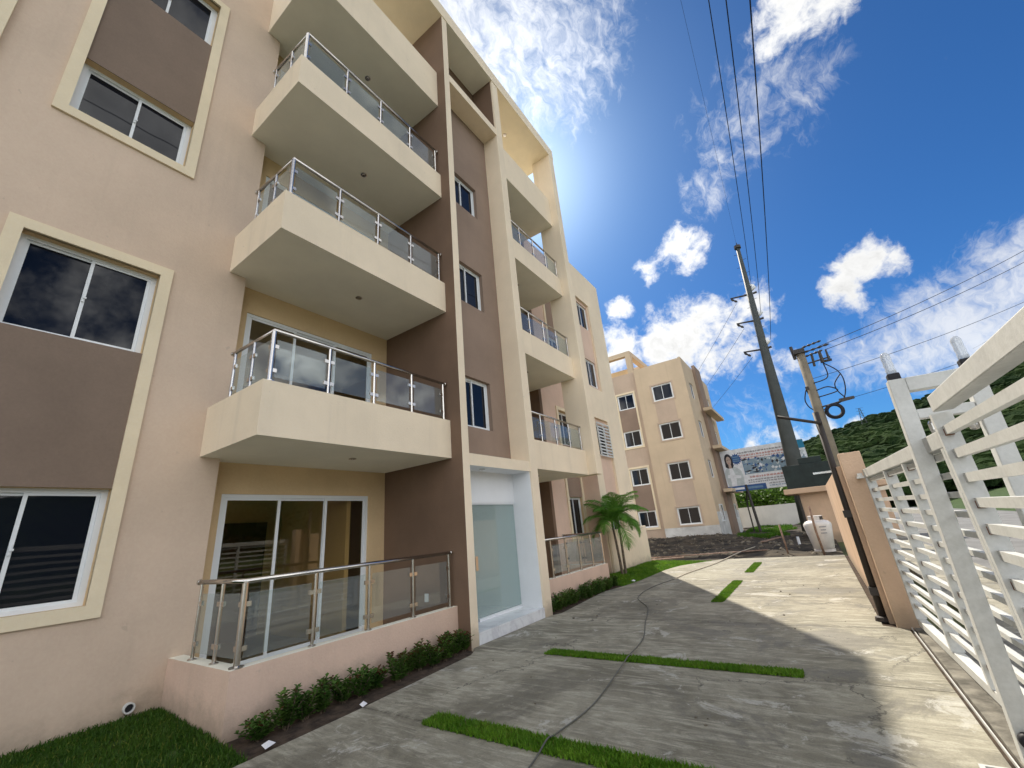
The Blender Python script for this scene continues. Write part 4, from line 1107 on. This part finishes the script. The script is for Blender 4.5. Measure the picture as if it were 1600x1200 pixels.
def plank(x0, y0, x1, y1, z, w, label):
    d = Vector((x1-x0, y1-y0, 0)).normalized(); n_ = Vector((-d.y, d.x, 0))*w; mb = MB()
    vs = [Vector((x0, y0, z))-n_, Vector((x1, y1, z+.03))-n_, Vector((x1, y1, z+.03))+n_, Vector((x0, y0, z))+n_]
    mb.add(vs+[v+Vector((0, 0, .035)) for v in vs], [(0, 3, 2, 1), (4, 5, 6, 7), (0, 1, 5, 4), (1, 2, 6, 5), (2, 3, 7, 6), (3, 0, 4, 7)])
    tag(mb.build('plank', 'timber'), label, 'plank', 'planks lying in the dirt')
plank(17.9, 6.3, 19.0, 1.9, .06, .06, 'long narrow board lying across the dirt edge behind the driveway')
plank(22.5, 2.4, 24.5, 1.8, .15, .06, 'short pale board in the middle of the dirt yard')
plank(16.9, 6.4, 17.6, 4.6, .04, .08, 'grey board beside the lawn end at the low cream wall')
mb = MB()
def rock(cx, cy, cz, r):
    o = len(mb.v); vs = []
    for (a, b_) in ((0, -90), *[(k*60+R_.uniform(-20, 20), -20+R_.uniform(-15, 15)) for k in range(6)], *[(k*60+30+R_.uniform(-20, 20), 35+R_.uniform(-12, 12)) for k in range(6)], (0, 90)):
        q = r*R_.uniform(.7, 1.2); vs.append((cx+q*math.cos(rad(a))*math.cos(rad(b_)), cy+q*math.sin(rad(a))*math.cos(rad(b_)), cz+q*.7*math.sin(rad(b_))))
    fs = []
    for k in range(6):
        j = (k+1) % 6
        fs += [(0, 1+j, 1+k), (1+k, 1+j, 7+k), (1+j, 7+j, 7+k), (7+k, 7+j, 13)]
    mb.add(vs, fs)
for _ in range(700):
    x = R_.uniform(17.4, 31); y = R_.uniform(-.2, 9.5)
    if x > 29 and y > 5: continue
    rock(x, y, dirt_z(x, y), abs(R_.gauss(0, .05))+.015)
tag(mb.build('rubble', 'stone'), kind='stuff')
mb = MB()
for _ in range(110):
    x = R_.uniform(18, 29); y = R_.uniform(3.0, 9.5); a = R_.uniform(0, 3.14); l = R_.uniform(.08, .45); z = dirt_z(x, y)+.02
    mb.tube([(x, y, z), (x+math.cos(a)*l, y+math.sin(a)*l, z+R_.uniform(0, .12))], .012, 4)
tag(mb.build('debris', 'dry_wood'), kind='stuff')
# litter
for x, y, s, lab in ((2.36, 4.47, .05, 'crumpled white paper scrap on the soil at the near end of the bed'), (3.30, 4.42, .035, 'small white scrap at the slab joint beside the hedge'), (12.1, 4.62, .06, 'white scrap on the lawn edge near the palm')):
    mb = MB(); mb.add([(x-s, y-s, .01), (x+s, y-s*.6, .02), (x+s*.8, y+s, .015), (x-s*.9, y+s*.7, .025), (x, y, .05), (x+s*.2, y-s*.3, .01)], [(0, 1, 4), (1, 2, 4), (2, 3, 4), (3, 0, 4), (0, 5, 1)])
    tag(mb.build('paper_scrap', 'litter_white'), lab, 'litter', 'white litter scraps')
# one hose in two lengths, sun and shade put into their colours
def spline(P, n=10):
    P = [Vector(p) for p in P]; o = []
    for i in range(len(P)-1):
        p0, p1, p2, p3 = P[max(i-1, 0)], P[i], P[i+1], P[min(i+2, len(P)-1)]
        for k in range(n):
            t0 = k/n; o.append(.5*((2*p1)+(-p0+p2)*t0+(2*p0-5*p1+4*p2-p3)*t0*t0+(-p0+3*p1-3*p2+p3)*t0**3))
    o.append(P[-1]); return o
hp = [(2.2, 2.02, .012), (3.02, 2.14, .014), (3.33, 2.18, .05), (3.51, 2.2, .02), (4.2, 2.18, .012), (5.33, 2.32, .03), (5.55, 2.34, .045), (6.45, 2.47, .012), (7.37, 2.74, .012), (8.6, 3.1, .012), (9.6, 3.63, .012), (10.9, 3.78, .012), (12.4, 3.60, .012)]
mb = MB(); mb.tube(spline(hp), .0065, 7); tag(mb.build('hose', 'hose_shaded', smooth=True), 'shaded length of the thin hose, coloured dark, snaking down the middle of the driveway', 'hose')
hp = [(12.4, 3.60, .012), (13.6, 3.52, .012), (15.5, 3.22, .012), (17.2, 3.05, .03), (18.6, 2.8, .1), (20.2, 2.45, .14)]
mb = MB(); mb.tube(spline(hp), .018, 7); tag(mb.build('hose', 'hose_sunlit', smooth=True), 'sunlit length of the same hose, coloured pale, crossing the driveway end into the dirt', 'hose')
# small stones on concrete
mb = MB()
for _ in range(60):
    x = R_.uniform(1.5, 12); y = R_.uniform(-.3, 4.2); rock(x, y, .004, abs(R_.gauss(0, .008))+.004)
tag(mb.build('grit', 'stone'), kind='stuff')

# ------------------------------------------------------------------ planting
def shrub(x, y, h, label, group, red=0.0, seed=0):
    rg = random.Random(seed); t0 = thing('shrub', (x, y, 0)); tag(t0, label, 'shrub', group)
    st = MB(); lv = MB()
    for s in range(rg.randint(9, 13)):
        a = rg.uniform(0, 6.28); sp = rg.uniform(.04, .19); hh = h*rg.uniform(.6, 1.05)
        p0 = Vector((x+rg.uniform(-.04, .04), y+rg.uniform(-.03, .03), -.02)); p1 = Vector((x+math.cos(a)*sp, y+math.sin(a)*sp*.75, hh))
        st.tube([p0, p0.lerp(p1, .5)+Vector((0, 0, .02)), p1], [.006, .005, .003], 5)
        n = int(20+hh*55)
        for k in range(n):
            q = (k+1)/n; p = p0.lerp(p1, .08+.92*q)
            an = k*2.4+a; tilt = rg.uniform(.1, .8); L = rg.uniform(.05, .095)*(1.1-.3*q); w = L*.27
            d = Vector((math.cos(an), math.sin(an), tilt)).normalized(); sd_ = d.cross(Vector((0, 0, 1))).normalized()*w
            up = Vector((0, 0, .012))
            mi = 1 if (q > .82 and rg.random() < red) else 0
            lv.add([p, p+d*L*.5+sd_+up, p+d*L, p+d*L*.5-sd_+up], [(0, 1, 2, 3)], mi)
    st.build('stem', 'bark', t0); lv.build('foliage', ['leaf_hedge', 'leaf_red'], t0)
ORD = 'first second third fourth fifth sixth seventh eighth ninth tenth eleventh twelfth thirteenth fourteenth fifteenth'.split()
rs = random.Random(11)
xsL = [2.40+.226*i for i in range(14)]
for i, x in enumerate(xsL):
    pos_ = 'nearest' if i == 0 else ('last before the entrance' if i == 13 else None)
    lab = {0: 'small broad leaved shrub at the near corner of the pink patio wall', 13: 'last shrub of the left bed tucked against the entrance fin'}.get(i, ORD[i]+' leafy shrub from the near corner in the bed under the left pink patio wall')
    shrub(x+rs.uniform(-.05, .05), 4.72+rs.uniform(-.05, .06)+.012*i*.5, [.17, .30, .22, .27, .24, .25, .20, .31, .25, .30, .23, .31, .28, .22][i], lab, 'shrubs under the left patio wall', red=.12 if i < 6 else .55, seed=i)
for i in range(15):
    x = 7.98+.235*i
    lab = {0: 'first shrub right of the entrance against the cream fin', 14: 'last shrub of the right bed where the lawn begins'}.get(i, ORD[i]+' dark shrub from the entrance in the low row under the right pink patio wall')
    shrub(x+rs.uniform(-.05, .05), 4.83+rs.uniform(-.04, .04), rs.uniform(.22, .31), lab, 'shrubs under the right patio wall', red=.1, seed=100+i)

def frond(mb, base, az, elev, L, rg, droop):
    """arching rib with two rows of leaflets"""
    pts = []; p = Vector(base); e = elev; n = 14
    for k in range(n+1):
        pts.append(p.copy()); d = Vector((math.cos(az)*math.cos(e), math.sin(az)*math.cos(e), math.sin(e))); p = p+d*L/n; e -= droop/n*(.4+1.4*k/n)
    mb.tube(pts, [.012*(1-.8*k/n)+.002 for k in range(n+1)], 5, 0)
    for k in range(2, n*4):
        q = k/(n*4); i = min(int(q*n), n-1); f = q*n-i; c = pts[i].lerp(pts[i+1], f); d = (pts[i+1]-pts[i]).normalized()
        sidev = d.cross(Vector((0, 0, 1))).normalized()
        ll = L*.34*math.sin(math.pi*min(1, .18+q*.86))+.05
        for s in (-1, 1):
            dirv = (sidev*s*.8+d*.75+Vector((0, 0, rg.uniform(-.15, .15)))).normalized()
            w = d*.009
            tip = c+dirv*ll+Vector((0, 0, -.18*ll-rg.uniform(0, .06))); mid = c+dirv*ll*.5+Vector((0, 0, .01))
            mb.add([c-w, c+w, mid+w*1.1, mid-w*1.1, tip], [(0, 1, 2, 3), (3, 2, 4)], 0)
PM = thing('palm_tree', (13.3, 5.33, 0)); tag(PM, 'young double stemmed palm on the lawn against the cream end wall', 'palm')
rg = random.Random(5)
for (bx, by), (tx_, ty_), h in (((13.22, 5.36), (12.85, 5.28), 1.45), ((13.34, 5.30), (13.22, 5.22), 1.62)):
    mb = MB(); n = 12
    mb.tube([(bx+(tx_-bx)*(k/n)**1.2, by+(ty_-by)*k/n, h*k/n-.02) for k in range(n+1)], [.042-.013*k/n+(.003 if k % 2 else 0) for k in range(n+1)], 10); mb.build('trunk', 'palm_trunk', PM)
    mb = MB(); mb.tube([(tx_, ty_, h-.03), (tx_, ty_, h+.16)], [.032, .02], 8); mb.build('crown_shaft', 'leaf_palm', PM)
    for k in range(14):
        mb = MB(); frond(mb, (tx_, ty_, h+.08+.01*k), k*2.4+h*3, 1.42-.125*k+rg.uniform(-.15, .15), rg.uniform(.95, 1.25), rg, rg.uniform(1.0, 1.8)); mb.build('frond', 'leaf_palm', PM)

def tree(x, y, z, h, r, label, group, mat_='leaf_tree', n=2600, seed=0, leaf=.22, trunk=True):
    rg = random.Random(seed); t0 = thing('tree', (x, y, z)); tag(t0, label, 'tree', group)
    mb = MB()
    mb.tube([(x, y, z-.2), (x+.1, y, z+h*.35), (x+.05, y+.1, z+h*.6)], [.05*r+.05, .04*r+.03, .02*r+.02], 8)
    cl = []
    for k in range(16):
        a = rg.uniform(0, 6.28); q = rg.uniform(.2, 1); cz = z+h*rg.uniform(.38, .92); rr_ = r*q*(1-.35*abs(cz-z-h*.6)/h)
        c = Vector((x+math.cos(a)*rr_*.8, y+math.sin(a)*rr_*.8, cz)); cl.append((c, r*rg.uniform(.28, .5)))
        mb.tube([(x+.05, y+.05, z+h*rg.uniform(.25, .5)), c], [.02*r+.015, .01], 5)
    mb.build('trunk', 'bark', t0)
    lv = MB()
    for k in range(n):
        c, cr = cl[k % len(cl)]
        v = Vector((rg.gauss(0, 1), rg.gauss(0, 1), rg.gauss(0, .8))).normalized()*cr*(rg.random()**.4); p = c+v
        d = Vector((rg.gauss(0, 1), rg.gauss(0, 1), rg.gauss(0, .6)-.2)).normalized(); s = d.orthogonal().normalized(); L = leaf*rg.uniform(.6, 1.3)
        lv.add([p, p+d*L*.5+s*L*.28, p+d*L, p+d*L*.5-s*L*.28], [(0, 1, 2, 3)])
    lv.build('crown', mat_, t0)
for i, (x, y, h, r) in enumerate(((46.5, 8.4, 4.3, 2.6), (46.0, 6.0, 3.6, 2.4), (47.0, 3.6, 3.9, 2.7), (46.2, 1.0, 3.4, 2.4), (47.2, -1.6, 4.2, 2.6))):
    tree(x, y, 0, h, r, 'bushy bright green tree behind the white back wall, ' + ('farthest left', 'second from left', 'under the billboard middle', 'left of the gatehouse', 'behind the gatehouse')[i], 'trees behind the white wall', n=3000, seed=20+i, leaf=.30)
street_labels = ['dark tree across the street straight behind the gate pier', 'dark round tree across the street seen through the far gate leaf', 'dark tree across the street behind the gate portal', 'wide dark tree across the street seen through the near gate leaf', 'dark tree across the street far right through the near gate', 'dark tree across the street behind the photographer', 'spreading dark tree across the street beside the last one behind the photographer', 'dark tree across the street well behind the photographer']
for i, (x, y, h, r) in enumerate(((44, -24, 6, 4.5), (33, -27, 6, 4.5), (24, -23, 5, 4.0), (15, -22, 5.5, 4.2), (7, -21, 6.5, 4.2), (-1, -20, 7, 4.5), (-9, -21, 7, 4.5), (-17, -20, 6.5, 4.5))):
    tree(x, y, -.2, h, r, street_labels[i], 'trees across the street', 'leaf_dark', 2600, 50+i, .38)

# ------------------------------------------------------------------ hill with forest, lattice tower
ELEV = [(-120, 5.0), (-90, 6.5), (-60, 9.0), (-40, 11.5), (-26, 11.0), (-18.5, 9.75), (-13, 8.7), (-9, 7.75), (-7, 7.45), (-5.75, 7.2), (-3.5, 6.75), (-1.2, 6.2), (.5, 5.2), (3, 4.2), (8, 3.6), (16, 3.2), (40, 3.0)]
def elev(az):
    for (a0, e0), (a1, e1) in zip(ELEV[:-1], ELEV[1:]):
        if a0 <= az <= a1:
            f = (az-a0)/(a1-a0); f = f*f*(3-2*f)*.5+f*.5; return e0+(e1-e0)*f
    return 3.0
na, nd = 430, 76
mb = MB()
for i in range(na+1):
    az = -120+158*i/na
    for j in range(nd+1):
        t0 = j/nd; d = 70+(380-70)*t0
        top_z = 1.6+380*math.tan(rad(elev(az)))
        prof = (t0**1.55)
        x, y = d*math.cos(rad(az)), d*math.sin(rad(az))
        z = -.6+top_z*prof
        ridge = 9*noise.noise(Vector((x*.012, y*.012, 3)))*math.sin(math.pi*min(1, t0*1.02))
        cv = noise.cell_vector(Vector((x*.14, y*.14, 0)))
        crown = 1.9*abs(noise.noise(Vector((x*.17, y*.17, 7))))+1.5*noise.noise(Vector((x*.42, y*.42, 2)))
        z += (ridge+crown*1.5)*min(1, t0*6)*(1 if t0 < .99 else .8)
        mb.v.append((x, y, z))
for i in range(na):
    for j in range(nd):
        a = i*(nd+1)+j; mb.f.append((a, a+1, a+nd+2, a+nd+1)); mb.mi.append(0)
tag(mb.build('hill', 'forest', smooth=False), kind='structure')
# forest crowns as leaf clumps on the slope facing the camera
mb = MB()
rf = random.Random(9)
for _ in range(17000):
    az = rf.uniform(-48, 2); t0 = rf.random()**.8; d = 80+300*t0
    x, y = d*math.cos(rad(az)), d*math.sin(rad(az))
    tz = -.6+(1.6+380*math.tan(rad(elev(az))))*(((d-70)/310)**1.55)+9*noise.noise(Vector((x*.012, y*.012, 3)))*math.sin(math.pi*min(1, (d-70)/310*1.02))
    if noise.noise(Vector((x*.02, y*.02, 11))) < -.25: continue
    r = rf.uniform(.7, 1.5)+rf.random()**3*2.4
    o = len(mb.v); k6 = 6
    for lv_, (rr_, hh) in enumerate(((.75, .15), (1.0, .6), (.7, 1.1))):
        for k in range(k6):
            a = 2*math.pi*k/k6+lv_*.5; q = r*rr_*rf.uniform(.75, 1.25); mb.v.append((x+q*math.cos(a), y+q*math.sin(a), tz+1.2+r*hh*rf.uniform(.85, 1.15)))
    mb.v.append((x, y, tz+1.2+r*1.35))
    for lv_ in range(2):
        for k in range(k6):
            j = (k+1) % k6; mb.f.append((o+lv_*k6+k, o+lv_*k6+j, o+(lv_+1)*k6+j, o+(lv_+1)*k6+k)); mb.mi.append(0)
    for k in range(k6): mb.f.append((o+12+k, o+12+(k+1) % k6, o+18)); mb.mi.append(0)
tag(mb.build('forest', 'forest'), kind='stuff')
LT = thing('lattice_tower', (348, -38.8, 44)); tag(LT, 'tiny steel lattice transmission tower on the ridge of the green hill', 'tower')
c = Vector((348, -38.9, 44)); hh = 13.0; mb = MB()
for sx in (-1, 1):
    for sy in (-1, 1): mb.tube([c+Vector((sx*1.6, sy*1.6, 0)), c+Vector((sx*.35, sy*.35, hh))], .13, 4)
for k in range(7):
    f0, f1 = k/7, (k+1)/7; w0, w1 = 1.6-1.25*f0, 1.6-1.25*f1
    for s in (-1, 1):
        mb.tube([c+Vector((-w0, s*w0, hh*f0)), c+Vector((w1, s*w1, hh*f1))], .07, 4); mb.tube([c+Vector((s*w0, -w0, hh*f0)), c+Vector((s*w1, w1, hh*f1))], .07, 4)
for z in (hh*.72, hh*.86, hh): mb.tube([c+Vector((0, -1.9, z)), c+Vector((0, 1.9, z))], .10, 4)
mb.build('frame', 'pole_steel', LT)
